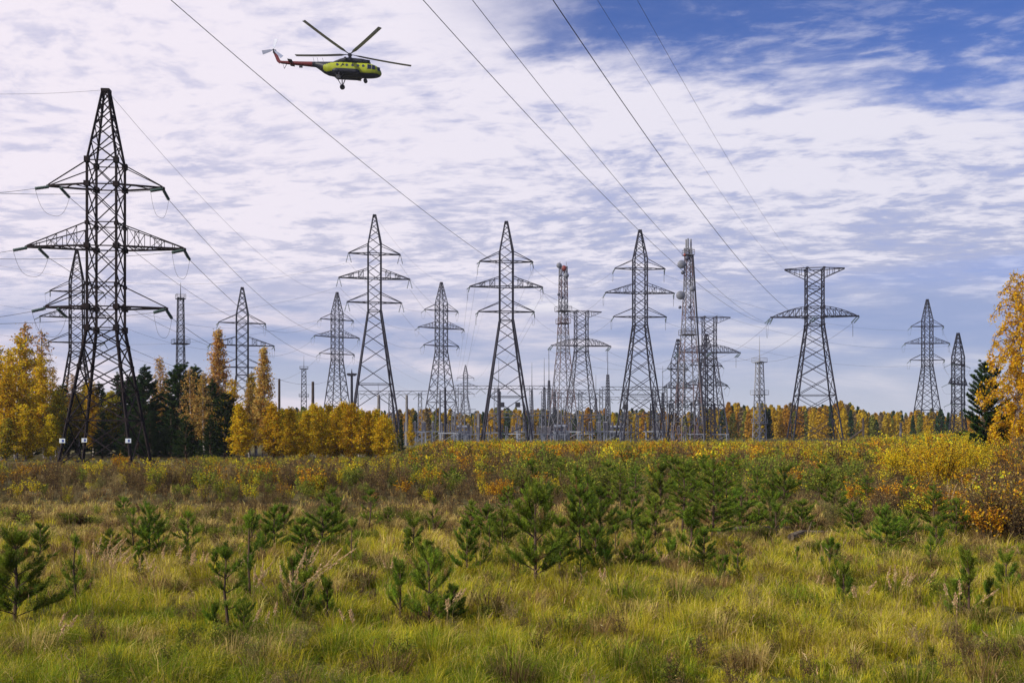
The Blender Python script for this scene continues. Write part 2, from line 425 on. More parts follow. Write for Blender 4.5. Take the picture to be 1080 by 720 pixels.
def wire(p, q, sag, r, label, group=None, seg=22, name='overhead_wire', t0=0.0, t1=1.0, mat=None):
    p = Vector(p); q = Vector(q); mb = MB(); pts = []
    for i in range(seg + 1):
        t = t0 + (t1 - t0) * i / seg; v = p.lerp(q, t); v.z -= 4 * sag * t * (1 - t); pts.append(v)
    mb.tube(pts, r, 5); o = mb.build(name, mat or M_WIRE, smooth=True); tag(o, label, 'wire', group); return o

# ------------------------------------------------------------------ lattice towers
def face_brace(mb, c0, c1, w, kind, flip=False, horiz=True, hw=None):
    """bracing between two square levels (corner lists c0 lower, c1 upper)"""
    for i in range(4):
        j = (i + 1) % 4
        if kind == 'x': mb.bar(c0[i], c1[j], w, caps=False); mb.bar(c0[j], c1[i], w, caps=False)
        elif (i % 2 == 0) != flip: mb.bar(c0[i], c1[j], w, caps=False)
        else: mb.bar(c0[j], c1[i], w, caps=False)
        if horiz: mb.bar(c1[i], c1[j], hw or w, caps=False)


def sq(h, z, hy=None): hy = h if hy is None else hy; return [Vector((-h, -hy, z)), Vector((h, -hy, z)), Vector((h, hy, z)), Vector((-h, hy, z))]


def lattice(mb, levels, lw, bw, kind='x', horiz=(), angle=False):
    for k in range(len(levels) - 1):
        (z0, h0), (z1, h1) = levels[k], levels[k + 1]; a, b = sq(h0, z0), sq(h1, z1)
        for i in range(4):
            mb.bar(a[i], b[i], lw, caps=False)
        face_brace(mb, a, b, bw, kind, flip=bool(k % 2), horiz=(k in horiz or k + 1 in horiz and False))


def subdiv(z0, h0, z1, h1, k):
    """levels from (z0,h0) up to (z1,h1), panel height about k times the width"""
    out = [(z1, h1)]; z, h = z1, h1; sl = (h0 - h1) / (z0 - z1)
    while True:
        st = k * 2 * h; z -= st
        if z <= z0 + 0.45 * st: break
        out.append((z, h1 + sl * (z - z1))); h = out[-1][1]
    out.append((z0, h0)); return out[::-1]


def crossarm(side, b, L, z, rise, bw, web, cw):
    mb = MB(); s = side; tip = Vector((s * L, 0, z)); e = 0.14
    for y in (-1, 1):
        mb.bar((s * b, y * b, z), (s * L, y * e, z), cw); mb.bar((s * b, y * b, z + rise), (s * L, y * e, z + 0.10), bw)
    n = web
    def bot(t, y): return Vector((s * (b + (L - b) * t), y * (b + (e - b) * t), z))
    def top(t, y): return Vector((s * (b + (L - b) * t), y * (b + (e - b) * t), z + rise + (0.1 - rise) * t))
    for i in range(n):
        t0, t1 = i / n, (i + 1) / n
        mb.bar(bot(t0, -1 if i % 2 else 1), bot(t1, 1 if i % 2 else -1), bw * 0.8, caps=False)
        if i and n > 3:
            mb.bar(bot(t0, -1), bot(t0, 1), bw * 0.8, caps=False)
            for y in (-1, 1):
                mb.bar(bot(t0, y), top(t0, y), bw * 0.55, caps=False)
                mb.bar(top(t0, y), bot(t1, y) if i % 2 else bot(t0 - 1 / n, y), bw * 0.55, caps=False)
    mb.box((s * (L + 0.02), 0, z), (0.25, 0.36, 0.16)); return mb


def jumper(mb, p, q, drop, r):
    p = Vector(p); q = Vector(q); pts = []
    for i in range(13):
        t = i / 12; v = p.lerp(q, t); v.z -= drop * (1 - abs(2 * t - 1) ** 3); pts.append(v)
    mb.tube(pts, r, 4)

TIPS = {}
def barrel_tower(key, label, px, D, topy, rot, kind='x', mat=None, near=False, slope=0.155, strings='tension', armscale=1.0, body=1.0, k_leg=0.75, fat=1.0):
    H = wz(topy, D); x = wx(px, D); rot = rot + math.degrees(math.atan2(-x, D)); g = math.cos(math.atan2(x, D)); armscale *= g; t = thing('lattice_pylon', label, 'pylon', (x, D, 0), R(rot), 'lattice power pylons')
    b = 1.36 * body * g; slope *= g; m = mat or M_STEEL; lw = 0.19 * fat; bw = (0.085 if near else 0.10) * fat
    zw = H - 20.3; zb = H - 6.15; arms = (H - 8.2, H - 13.4, H - 18.5)
    hb = b + slope * zw
    # legs part
    mb = MB(); lv = subdiv(0, hb, zw, b, k_leg)
    lattice(mb, lv, lw * 1.15, bw * 1.15, kind, horiz=(len(lv) - 2, 0) if near else (1, len(lv) - 2))
    for c in sq(hb, 0): mb.box((c.x, c.y, 0.12), (0.9, 0.9, 0.34))
    if near:
        for c in sq(b, zw): mb.box((c.x, c.y, zw), (0.42, 0.42, 0.5))
        for (z, h) in lv[1:-1]:
            for c in sq(h, z): mb.box((c.x, c.y, z), (0.27, 0.27, 0.34))
    mb.build('leg_section', m, t)
    # body
    mb = MB(); n = 6 if near else 7; lv = [(zw + (zb - zw) * i / n, b) for i in range(n + 1)]
    lattice(mb, lv, lw, bw, kind, horiz=(n,))
    for za in arms:
        c = sq(b, za)
        for i in range(4): mb.bar(c[i], c[(i + 1) % 4], bw * 1.2)
        if near:
            for q in c: mb.box(tuple(q), (0.45, 0.45, 0.42)); mb.box((q.x, q.y, za + 1.9), (0.3, 0.3, 0.3))
            for i in range(4): mb.bar(c[i] + Vector((0, 0, 2)), c[(i + 1) % 4] + Vector((0, 0, 2)), bw)
    if near:
        for q in sq(b, zb): mb.box(tuple(q), (0.4, 0.4, 0.45))
    mb.build('tower_body', m, t)
    # peak
    mb = MB(); lattice(mb, [(zb + (H - zb) * f, b + (0.24 - b) * f) for f in (0, .27, .5, .7, .86, 1)], lw * 0.85, bw, kind)
    mb.box((0, 0, H), (0.7, 0.7, 0.25)); mb.build('tower_peak', m, t)
    tips = []; th = R(rot); Rm = Matrix.Rotation(th, 3, 'Z'); O = Vector((x, D, 0))
    smesh = STR_NEAR if near else STR_FAR
    for za, L, rise, web in ((arms[0], 5.45 * armscale, 1.95, 3), (arms[1], 7.5 * armscale, 2.0, 6), (arms[2], 5.75 * armscale, 1.95, 3)):
        for s in (-1, 1):
            crossarm(s, b, L, za, rise, bw, web, bw * (1.9 if near else 1.35)).build('crossarm', m, t)
            jm = MB()
            if strings == 'tension':
                pf = Vector((s * L, 0.1, za - 0.1)); pb = Vector((s * L, -0.1, za - 0.1))
                ll = 1.25 if near else 1.9
                df = Vector((0.16 * s, 0.85, -0.42 if not near else -0.50)).normalized(); db = Vector((-0.62 if near else -0.3, -0.75, -0.32)).normalized()
                if near and s < 0: df = Vector((0.30, 0.75, -0.45)).normalized(); pf += Vector((0.9, 0, 0))
                hang('insulator_string', smesh, t, pf, df); hang('insulator_string', smesh, t, pb, db)
                jumper(jm, pf + df * ll, pb + db * ll, 1.9, 0.014 if near else 0.018); jm.build('jumper_wire', M_WIRE, t)
                tips.append((O + Rm @ (pf + df * ll), O + Rm @ (pb + db * ll)))
            else:
                pf = Vector((s * L, 0, za - 0.1))
                for dx in (-0.42, 0.42): hang('insulator_string', smesh, t, pf + Vector((dx * 0.2, 0, 0)), Vector((dx * 0.6, 0, -1)).normalized())
                tips.append((O + Rm @ (pf + Vector((0, 0, -1.9))),) * 2)
    tips.append((O + Vector((0, 0, H + 0.1)),) * 2); TIPS[key] = tips; return t


def flat_tower(key, label, px, D, topy, rot, mat, slope=0.125, base_y=None):
    H = wz(topy, D); x = wx(px, D); rot = rot + math.degrees(math.atan2(-x, D)); t = thing('lattice_pylon', label, 'pylon', (x, D, 0), R(rot), 'flat-topped lattice power pylons')
    b = 1.5; lw, bw = 0.21, 0.11; za = H - 8.85; zw = H - 10.4; hb = b + slope * zw
    mb = MB(); lv = subdiv(0, hb, zw, b, 0.62); lattice(mb, lv, lw, bw, 'x', horiz=(1, len(lv) - 2))
    for c in sq(hb, 0): mb.box((c.x, c.y, 0.12), (0.9, 0.9, 0.3))
    mb.build('leg_section', mat, t)
    mb = MB(); lattice(mb, [(zw + (H - zw) * i / 6, b) for i in range(7)], lw * 0.9, bw, 'x', horiz=(3,))
    for z in (zw, za, za + 1.75, H):
        c = sq(b, z)
        for i in range(4): mb.bar(c[i], c[(i + 1) % 4], bw * 1.3); mb.box(tuple(c[i]), (0.4, 0.4, 0.34))
    mb.build('tower_body', mat, t)
    tips = []; O = Vector((x, D, 0)); Rm = Matrix.Rotation(R(rot), 3, 'Z')
    for s in (-1, 1):
        mb = MB(); L = 5.35                                   # top bar
        for y in (-1, 1):
            mb.bar((s * b, y * b, H), (s * L, y * 0.2, H), bw * 1.4); mb.bar((s * b, y * b, H - 1.75), (s * L, y * 0.2, H - 0.1), bw)
            for i in range(1, 4):
                t0 = i / 4; X = s * (b + (L - b) * t0); Yy = y * (b + (0.2 - b) * t0); mb.bar((X, Yy, H), (X, Yy, H - 1.75 * (1 - t0) - 0.1 * t0), bw * 0.8)
        mb.build('earth_wire_arm', mat, t)
        mb = MB(); L = 7.75                                   # arched conductor arm
        def P(tt, y, up): return Vector((s * (b + (L - b) * tt), y * (b + (0.2 - b) * tt), za + (1.75 * (1 - tt ** 1.7) if up else 0)))
        for y in (-1, 1):
            for i in range(6):
                t0, t1 = i / 6, (i + 1) / 6; mb.bar(P(t0, y, 0), P(t1, y, 0), bw * 1.6); mb.bar(P(t0, y, 1), P(t1, y, 1), bw)
                if i: mb.bar(P(t0, y, 0), P(t0, y, 1), bw * 0.8)
                mb.bar(P(t0, y, 1), P(t1, y, 0), bw * 0.8)
        for i in range(6): mb.bar(P(i / 6, -1 if i % 2 else 1, 0), P((i + 1) / 6, 1 if i % 2 else -1, 0), bw * 0.8)
        mb.box((s * L, 0, za), (0.4, 0.4, 0.3)); mb.build('crossarm', mat, t)
    for X in (-7.75, 0, 7.75):
        p = Vector((X, 0.0 if X else -1.6, za - 0.15)); jm = MB()
        df = Vector((-0.35 if X >= 0 else -0.2, 0.8, -0.5)).normalized(); db = Vector((-0.75, -0.75, -0.75)).normalized()
        for o in (-0.25, 0.25):
            hang('insulator_string', STR_FAR, t, p + Vector((o, 0, 0)), df); hang('insulator_string', STR_FAR, t, p + Vector((o, 0, 0)), db)
        jumper(jm, p + df * 1.9, p + db * 1.9, 2.6, 0.018); jm.build('jumper_wire', M_WIRE, t)
        tips.append((O + Rm @ (p + df * 1.9), O + Rm @ (p + db * 1.9)))
    for X in (-5.3, -1.5): tips.append((O + Rm @ Vector((X, 0, H)),) * 2)
    TIPS[key] = tips; return t

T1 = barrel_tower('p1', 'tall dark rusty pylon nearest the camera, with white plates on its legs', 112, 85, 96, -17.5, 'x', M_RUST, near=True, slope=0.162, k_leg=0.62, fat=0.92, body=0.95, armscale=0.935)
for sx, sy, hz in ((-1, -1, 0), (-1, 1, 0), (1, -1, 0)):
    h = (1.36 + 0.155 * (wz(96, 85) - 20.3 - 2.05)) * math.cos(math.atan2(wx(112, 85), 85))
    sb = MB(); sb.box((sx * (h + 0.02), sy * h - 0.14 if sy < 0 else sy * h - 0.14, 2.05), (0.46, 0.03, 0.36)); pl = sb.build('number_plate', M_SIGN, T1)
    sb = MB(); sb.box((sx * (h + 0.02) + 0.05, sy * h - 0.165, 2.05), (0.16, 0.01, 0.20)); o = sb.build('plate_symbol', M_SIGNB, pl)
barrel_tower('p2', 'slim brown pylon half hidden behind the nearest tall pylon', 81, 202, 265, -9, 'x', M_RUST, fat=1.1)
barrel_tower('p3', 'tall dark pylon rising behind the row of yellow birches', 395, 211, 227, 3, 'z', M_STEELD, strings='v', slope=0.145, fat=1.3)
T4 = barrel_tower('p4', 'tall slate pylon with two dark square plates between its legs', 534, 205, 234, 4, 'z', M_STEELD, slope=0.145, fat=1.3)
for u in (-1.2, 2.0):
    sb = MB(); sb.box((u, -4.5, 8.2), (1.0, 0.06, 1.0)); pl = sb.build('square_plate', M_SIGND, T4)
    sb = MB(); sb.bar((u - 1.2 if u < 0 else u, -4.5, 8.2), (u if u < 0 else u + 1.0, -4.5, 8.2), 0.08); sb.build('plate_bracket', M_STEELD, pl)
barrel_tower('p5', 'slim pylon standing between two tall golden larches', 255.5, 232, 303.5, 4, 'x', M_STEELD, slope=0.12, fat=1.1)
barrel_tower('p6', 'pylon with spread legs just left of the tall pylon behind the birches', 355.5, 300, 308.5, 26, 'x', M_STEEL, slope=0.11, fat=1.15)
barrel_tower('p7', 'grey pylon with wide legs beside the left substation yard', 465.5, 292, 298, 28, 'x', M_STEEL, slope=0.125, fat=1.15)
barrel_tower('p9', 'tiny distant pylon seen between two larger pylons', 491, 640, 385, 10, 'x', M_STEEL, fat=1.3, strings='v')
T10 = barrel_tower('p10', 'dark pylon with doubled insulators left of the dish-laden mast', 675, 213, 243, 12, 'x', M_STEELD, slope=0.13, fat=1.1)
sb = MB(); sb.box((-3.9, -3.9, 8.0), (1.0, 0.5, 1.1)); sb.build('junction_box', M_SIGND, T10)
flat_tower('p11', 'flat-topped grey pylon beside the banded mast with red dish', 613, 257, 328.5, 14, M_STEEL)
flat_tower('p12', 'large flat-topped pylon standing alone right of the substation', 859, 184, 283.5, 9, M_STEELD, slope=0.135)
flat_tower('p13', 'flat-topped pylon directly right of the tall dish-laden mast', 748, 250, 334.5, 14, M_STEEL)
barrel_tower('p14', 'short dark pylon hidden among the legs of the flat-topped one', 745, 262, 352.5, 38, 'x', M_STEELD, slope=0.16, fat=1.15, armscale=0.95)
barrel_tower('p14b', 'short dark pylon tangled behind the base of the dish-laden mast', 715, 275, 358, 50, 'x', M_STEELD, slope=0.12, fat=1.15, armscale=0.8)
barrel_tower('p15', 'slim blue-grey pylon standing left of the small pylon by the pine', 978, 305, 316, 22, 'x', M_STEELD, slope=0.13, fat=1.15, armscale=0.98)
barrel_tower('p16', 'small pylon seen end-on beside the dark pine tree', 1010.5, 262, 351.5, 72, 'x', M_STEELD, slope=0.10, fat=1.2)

# conductors strung between towers
ARMN = ('left top-arm tip', 'right top-arm tip', 'left middle-arm tip', 'right middle-arm tip', 'left low-arm tip', 'right low-arm tip', 'peak')
def string_line(a, b, na, nb, sag, r, ids=range(7), group=None, fa=0, fb=1):
    for i in ids:
        wire(TIPS[a][i][fa], TIPS[b][i][fb], sag * (0.75 if i == 6 else 1), r * (0.7 if i == 6 else 1), f'thin wire from the {ARMN[i]} of the {na} to {nb}', group or f'wires leaving the {na}')
string_line('p1', 'p6', 'nearest pylon', 'the spread-legged pylon', 7.0, 0.022)
string_line('p3', 'p7', 'birch-row pylon', 'the wide-legged grey one', 3.0, 0.020)
string_line('p2', 'p5', 'half-hidden pylon', 'the larch-side one', 2.5, 0.020, ids=(1, 3, 5))
string_line('p10', 'p15', 'doubled-insulator pylon', 'the far right', 4.5, 0.018, ids=(1, 3, 5))
string_line('p4', 'p9', 'two-plate pylon', 'the tiny distant one', 5.0, 0.018)
string_line('p15', 'p16', 'slim right pylon', 'the end-on', 1.5, 0.018, ids=(1, 3, 5))
string_line('p6', 'p9', 'spread-legged pylon', 'the tiny distant one', 7.0, 0.018, ids=(1, 3, 5, 6))
for i in (1, 3, 5): wire(TIPS['p16'][i][0], Vector((wx(1180, 240), 240, wz((392, 402, 424)[i // 2], 240))), 1.5, 0.018, f'thin wire from the end-on pylon, {ARMN[i]}, towards the right edge', 'wires leaving the end-on pylon')
for i in (0, 2, 4): wire(TIPS['p3'][i][1], Vector((wx(-120, 160), 160, wz((250, 296, 330)[i // 2], 160))), 6.0, 0.015, f'thin wire from the birch-row pylon, {ARMN[i]}, towards left edge', 'wires leaving the birch-row pylon')
for i in (0, 2, 4): wire(TIPS['p10'][i][1], TIPS['p4'][i + 1][0], 4.0, 0.016, f'wire from the doubled-insulator pylon, {ARMN[i]}, to the two-plate pylon', 'wires leaving the doubled-insulator pylon')
for i, (ly, dz) in enumerate(((186, 0), (172, 0), (262, 0), (250, 0), (334, 0), (328, 0), (70, 0))):
    p = TIPS['p1'][i][1]; q = Vector((wx(-330, 70), 70, wz(ly - 8, 70)))
    wire(p, q, 1.2, 0.018 if i < 6 else 0.011, f'thin wire from the {ARMN[i]} of the nearest pylon leftwards', 'wires leaving the nearest pylon to the left')
for i, nm in enumerate(('left end', 'middle', 'right end')):
    wire(TIPS['p12'][i][0], TIPS['p13'][i][1], 3.5, 0.022, f'sagging wire from the lone flat-topped pylon arm, {nm}, towards the mast', 'wires between the flat-topped pylons')
    wire(TIPS['p13'][i][0], TIPS['p11'][i][1], 4.0, 0.020, f'thin wire joining the two smaller flat-topped pylons at the arm {nm}', 'wires between the flat-topped pylons')
def tip_at(px, py, D): return Vector((wx(px, D), D, wz(py, D)))
over = [  # thick wires passing overhead: far end, pixel at the frame top and depth there
    (TIPS['p10'][4][1], (180, 0), 52, 3.4, 0.021, 'thick wire crossing beneath the helicopter down to the doubled-insulator pylon'),
    (TIPS['p12'][0][1], (446, 0), 46, 2.8, 0.019, 'overhead wire grazing the peak of the doubled-insulator pylon'),
    (TIPS['p12'][0][1] + Vector((0.3, 0, 0.1)), (498, 0), 46, 2.6, 0.017, 'overhead wire grazing the top of the dish-laden mast'),
    (TIPS['p12'][1][1], (583, 0), 44, 2.8, 0.023, 'darkest overhead wire ending at the middle of the lone flat-topped pylon'),
    (TIPS['p12'][3][1], (630, 0), 48, 1.6, 0.010, 'faint earth wire ending at the left tip of the flat pylon top'),
    (TIPS['p12'][4][1], (672, 0), 48, 1.6, 0.010, 'faint earth wire ending over the body of the flat pylon top')]
for A, (px, py), Dq, sag, r, lab in over:
    wire(A, tip_at(px, py, Dq), sag, r, lab, 'overhead wires running up out of view', seg=60, t1=1.32)

# ------------------------------------------------------------------ masts
def mast(name, label, px, D, topy, prof, mat, spire=0.0, decks=(), rot=20, bw=0.09, lw=0.16, kp=0.9):
    """prof: (y pixel, half width m) from the top down; the last goes to the ground"""
    x = wx(px, D); H = wz(topy, D); t = thing(name, label, 'mast', (x, D, 0), R(rot), None)
    mb = MB(); ps = [(wz(y, D) if y else 0.0, h) for y, h in prof]
    for (z1, h1), (z0, h0) in zip(ps[:-1], ps[1:]):
        lattice(mb, subdiv(z0, h0, z1, h1, kp), lw, bw, 'x', horiz=range(0, 40, 2))
    mb.build('lattice_shaft', mat, t)
    zt = ps[0][0]
    if spire:
        mb = MB(); mb.tube([(0, 0, zt - 0.5), (0, 0, zt + spire * 0.5), (0, 0, zt + spire)], [0.12, 0.08, 0.03], 6); mb.build('lightning_rod', mat, t)
    for (y, hw) in decks:
        z = wz(y, D); mb = MB(); mb.box((0, 0, z), (2 * hw, 2 * hw, 0.16))
        c = sq(hw, z + 1.0)
        for i in range(4): mb.bar(c[i], c[(i + 1) % 4], 0.07); mb.bar(c[i], c[i] - Vector((0, 0, 1)), 0.07)
        c = sq(hw, z + 0.55)
        for i in range(4): mb.bar(c[i], c[(i + 1) % 4], 0.05)
        mb.build('platform', mat, t)
    return t


def dish(parent, px, py, D, r, mat, cx, rot=20, depth=0.5, yaw=0):
    """drum antenna facing the camera, given in photo pixels on the mast's depth"""
    p = Matrix.Rotation(-R(rot), 3, 'Z') @ Vector((wx(px, D) - cx, -0.9, 0)); p.z = wz(py, D)
    mb = MB(); mb.tube([(0, depth, 0), (0, depth * 0.8, 0), (0, 0.02, 0), (0, -0.05, 0)], [r * 0.35, r * 0.95, r, r * 0.96], 20)
    o = mb.build('dish_antenna', mat, parent, p, None); o.location = p; o.rotation_euler = (0, 0, R(yaw - rot))
    b = MB(); b.bar((0, depth, 0), (0.1, depth + 0.6, 0), 0.12); b.build('bracket', M_STEEL, o)

T = mast('telecom_mast', 'red and white banded mast with one red dish near its top', 594, 230, 279, [(281, 0.7), (330, 0.8), (372, 1.15), (0, 2.9)], M_BAND, rot=22, decks=((328, 1.5), (341, 1.3)))
cx = wx(594, 230)
for px, py, r, m in ((589.5, 280.5, 0.62, M_DISH), (594.5, 283.5, 0.66, M_DISHR), (597, 291, 0.62, M_DISH), (591, 291, 0.3, M_DISHD), (590, 299, 0.25, M_DISH), (589, 311, 0.32, M_DISHD), (593, 314, 0.3, M_DISHD)): dish(T, px, py, 230, r, m, cx, 22)
for q in (-1, 1):
    b = MB(); b.tube([(0.8 * q, 0, wz(300, 230)), (0.8 * q, 0, wz(276, 230))], 0.06, 5); b.build('whip_antenna', M_STEELL, T)
T = mast('telecom_mast', 'tallest pale mast carrying large grey drum dishes', 726, 200, 253, [(262, 0.52), (300, 0.70), (340, 1.0), (380, 1.45), (0, 2.5)], M_BAND, rot=12, decks=((269, 0.95), (353, 1.5)), lw=0.15, bw=0.08)
cx = wx(726, 200)
for px, py, r, m in ((718.2, 279.5, 0.86, M_DISH), (724, 273, 0.45, M_DISHD), (719.5, 288, 0.38, M_DISHD), (729.5, 305, 0.58, M_DISH), (717.0, 312, 0.88, M_DISH), (716.5, 324.5, 0.3, M_DISHD), (726.5, 324, 0.28, M_DISHD), (721.5, 269.5, 0.3, M_DISHR)): dish(T, px, py, 200, r, m, cx, 12)
for k2 in range(3):
    b = MB(); a2 = k2 * 2.1; b.box((0.55 * math.cos(a2), 0.55 * math.sin(a2), wz(256.5, 200)), (0.28, 0.2, 1.7)); b.build('panel_antenna', M_STEELL, T)
    b = MB(); b.box((0.8 * math.cos(a2 + 1), 0.8 * math.sin(a2 + 1), wz(266, 200)), (0.3, 0.22, 1.6)); b.build('panel_antenna', M_STEELL, T)
b = MB(); b.tube([(0, 0, wz(262, 200) - 0.5), (0, 0, wz(252, 200))], 0.16, 6); b.build('top_pole', M_STEELL, T)
b = MB(); b.bar((0.7, -0.65, wz(270, 200)), (2.55, -2.55, 0), 0.26); b.build('cable_ladder', M_STEELD, T)
mast('telecom_mast', 'slender grey mast with rod rising behind the dark conifers', 190.5, 235, 296, [(314, 0.62), (0, 1.15)], M_STEEL, 3.6, ((315, 1.0), (362.5, 1.8)), rot=30)
mast('telecom_mast', 'pale grey mast with round deck left of the lone flat-topped pylon', 801, 235, 355, [(381, 0.6), (0, 1.15)], M_STEELL, 6.0, ((382, 1.25), (416, 1.5), (446, 1.3)), rot=35)
mast('telecom_mast', 'small distant mast with deck above the yellow birch row', 320.5, 400, 374, [(389, 0.8), (0, 1.3)], M_STEEL, 5.5, ((389, 1.6), (418, 1.9)), rot=10, bw=0.14, lw=0.22)
# floodlight mast
t = thing('floodlight_mast', 'dark pole topped by a ring of floodlights beside a pylon leg', 'light mast', (wx(371, 250), 250, 0))
b = MB(); b.tube([(0, 0, 0), (0, 0, wz(397, 250)), (0, 0, wz(389, 250))], [0.42, 0.3, 0.05], 8); b.build('pole', M_STEELD, t)
b = MB(); z = wz(396, 250); b.tube([(0.95 * math.cos(i * .5236), 0.95 * math.sin(i * .5236), z) for i in range(13)], 0.07, 5); b.bar((-1, 0, z), (1, 0, z), 0.08); b.bar((0, -1, z), (0, 1, z), 0.08); b.build('lamp_ring', M_STEELD, t)
for i in range(6):
    a2 = i * math.pi / 3; b = MB(); b.box((1.0 * math.cos(a2), 1.0 * math.sin(a2), z + 0.35), (0.5, 0.35, 0.45)); lo = b.build('floodlight', M_STEELD, t)

# lightning spires of the yard
def spire(label, px, D, topy, w=0.35, mat=None, rodf=0.35):
    t = thing('lightning_spire', label, 'lightning mast', (wx(px, D), D, 0), R(25), 'lightning spires of the substation'); H = wz(topy, D); zr = H * (1 - rodf)
    mb = MB(); lattice(mb, subdiv(0, w * 1.6, zr, w * 0.5, 1.3), 0.11, 0.06, 'x'); mb.build('lattice_shaft', mat or M_STEEL, t)
    mb = MB(); mb.tube([(0, 0, zr - 0.3), (0, 0, zr + (H - zr) * .5), (0, 0, H)], [0.10, 0.07, 0.03], 5); mb.build('lightning_rod', mat or M_STEEL, t)
for a in (('grey lightning spire seen inside the legs of the two-plate pylon', 526, 280, 379), ('pale lightning spire just right of the two-plate pylon', 561, 290, 382), ('leftmost of the three clustered lightning spires by the banded mast', 574, 262, 377),
          ('tallest of the three clustered lightning spires by the banded mast', 579, 262, 366), ('rightmost of the three clustered lightning spires by the banded mast', 585, 266, 384), ('small lightning spire between the flat-topped and doubled-insulator pylons', 628.5, 300, 395),
          ('lightning spire between the doubled-insulator pylon and dish-laden mast', 699, 270, 386), ('thin lightning spire seen inside the spread legs behind the birches', 399, 290, 404)): spire(*a)
spire('thick dark lightning spire left of the doubled-insulator pylon', 641, 250, 364, 0.45, M_STEEL, 0.3)

# poles
def pole(label, px, D, topy, r=0.17, mat=M_CONC, brace=0):
    t = thing('utility_pole', label, 'pole', (wx(px, D), D, 0), 0, 'bare poles round the substation'); H = wz(topy, D)
    b = MB(); b.tube([(0, 0, 0), (0, 0, H)], [r * 1.35, r], 8); b.build('shaft', mat, t)
    b = MB(); b.tube([(0, 0, H), (0, 0, H + 0.12)], [r * 1.15, r * 0.8], 8); b.build('cap', mat, t)
    if brace: b = MB(); b.tube([(brace, 0.1, 0), (0, 0.05, H * 0.62)], [r * 1.1, r * 0.9], 7); b.build('brace', mat, t)
    return t
pole('bare dark pole right of the tall narrow birch', 294.5, 180, 400, 0.2, M_WOODP)
pole('bare dark pole between small mast and spread-legged pylon', 330, 180, 403, 0.24, M_WOODP)
pole('thick grey post inside the legs of the birch-row pylon', 399.5, 200, 417, 0.28)
pole('grey post under the left end of the busbar gantry', 429, 200, 417, 0.24)
pole('dark slanting-braced wooden pole right of the lone flat-topped pylon', 910.5, 180, 441, 0.19, M_WOODP, -4.3)
pole('short grey post left of the slim blue-grey pylon', 950, 200, 446, 0.25)
pole('thick dark post in front of the wide-legged grey pylon', 469.5, 240, 409, 0.24, M_STEELD)
pole('tall grey post behind the two-plate pylon leg', 527, 235, 413, 0.26, M_STEELD)
pole('grey post at the left foot of the wide-legged pylon', 464, 245, 413, 0.2, M_YARD)
pole('pale post beside the small low portal', 505, 230, 436, 0.25)

# ------------------------------------------------------------------ substation
def portal(label, xs, D, y, mat, strings=2, wcol=0.5):
    """gantry: lattice columns and a lattice beam, pixels along the beam at depth D"""
    x0, x1 = wx(xs[0], D), wx(xs[-1], D); t = thing('busbar_gantry', label, 'gantry', ((x0 + x1) / 2, D, 0), 0, 'busbar gantries of the substation'); zb = wz(y, D); cx = (x0 + x1) / 2
    for px in xs:
        mb = MB(); X = wx(px, D) - cx
        for z0, z1 in ((0, zb),):
            n = int(zb / 1.5)
            for i in range(n):
                a, b_ = sq(wcol * (1.3 - 0.5 * i / n), zb * i / n), sq(wcol * (1.3 - 0.5 * (i + 1) / n), zb * (i + 1) / n)
                a = [v + Vector((X, 0, 0)) for v in a]; b_ = [v + Vector((X, 0, 0)) for v in b_]
                for k3 in range(4): mb.bar(a[k3], b_[k3], 0.13, caps=False)
                face_brace(mb, a, b_, 0.07, 'x', horiz=False)
        mb.build('column', mat, t)
    mb = MB(); L = x1 - x0; n = max(3, int(L / 1.4)); h = 0.45
    for yy in (-h, h):
        for zz in (zb - h, zb + h): mb.bar((-L / 2, yy, zz), (L / 2, yy, zz), 0.12)
    for i in range(n):
        a, b_ = -L / 2 + L * i / n, -L / 2 + L * (i + 1) / n
        for yy in (-h, h): mb.bar((a, yy, zb - h if i % 2 else zb + h), (b_, yy, zb + h if i % 2 else zb - h), 0.07, caps=False)
        mb.bar((a, -h, zb - h), (b_, h, zb - h), 0.06, caps=False)
    mb.build('beam', mat, t)
    k3 = max(3, int(L / 4))
    for i in range(k3):
        X = -L / 2 + L * (i + 0.5) / k3
        for s in (-1, 1): hang('insulator_string', STR_FAR, t, (X, 0, zb - h), Vector((s * 0.8, 0, -0.75)).normalized())
portal('long busbar gantry at the left end of the yard', (376, 412, 443, 488), 262, 414, M_YARD)
portal('busbar gantry spanning behind the two-plate pylon', (482, 523, 560, 582), 270, 408.5, M_YARD)
portal('busbar gantry behind the flat-topped grey pylon', (573, 590, 612, 641), 245, 413, M_YARD)
portal('busbar gantry behind the doubled-insulator pylon', (634, 660, 690, 702), 280, 409.5, M_YARD)
portal('dark busbar gantry behind the dish-laden mast', (688, 708, 731, 752), 232, 425, M_STEELD)
portal('small low portal beside the wide-legged pylon', (478, 502), 235, 433.5, M_YARD, wcol=0.35)
portal('low portal between the two-plate pylon and the clustered spires', (553, 570, 590), 238, 436, M_YARD, wcol=0.3)
portal('low portal inside the feet of the flat-topped grey pylon', (598, 614, 632), 240, 439, M_YARD, wcol=0.3)
portal('low portal inside the feet of the doubled-insulator pylon', (655, 672, 694), 242, 437, M_YARD, wcol=0.3)
portal('distant gantry crossing behind the two flat-topped pylons', (596, 640, 690, 742), 330, 420, M_YARD)
portal('small low portal inside the two-plate pylon legs', (513, 547), 240, 438, M_YARD, wcol=0.35)

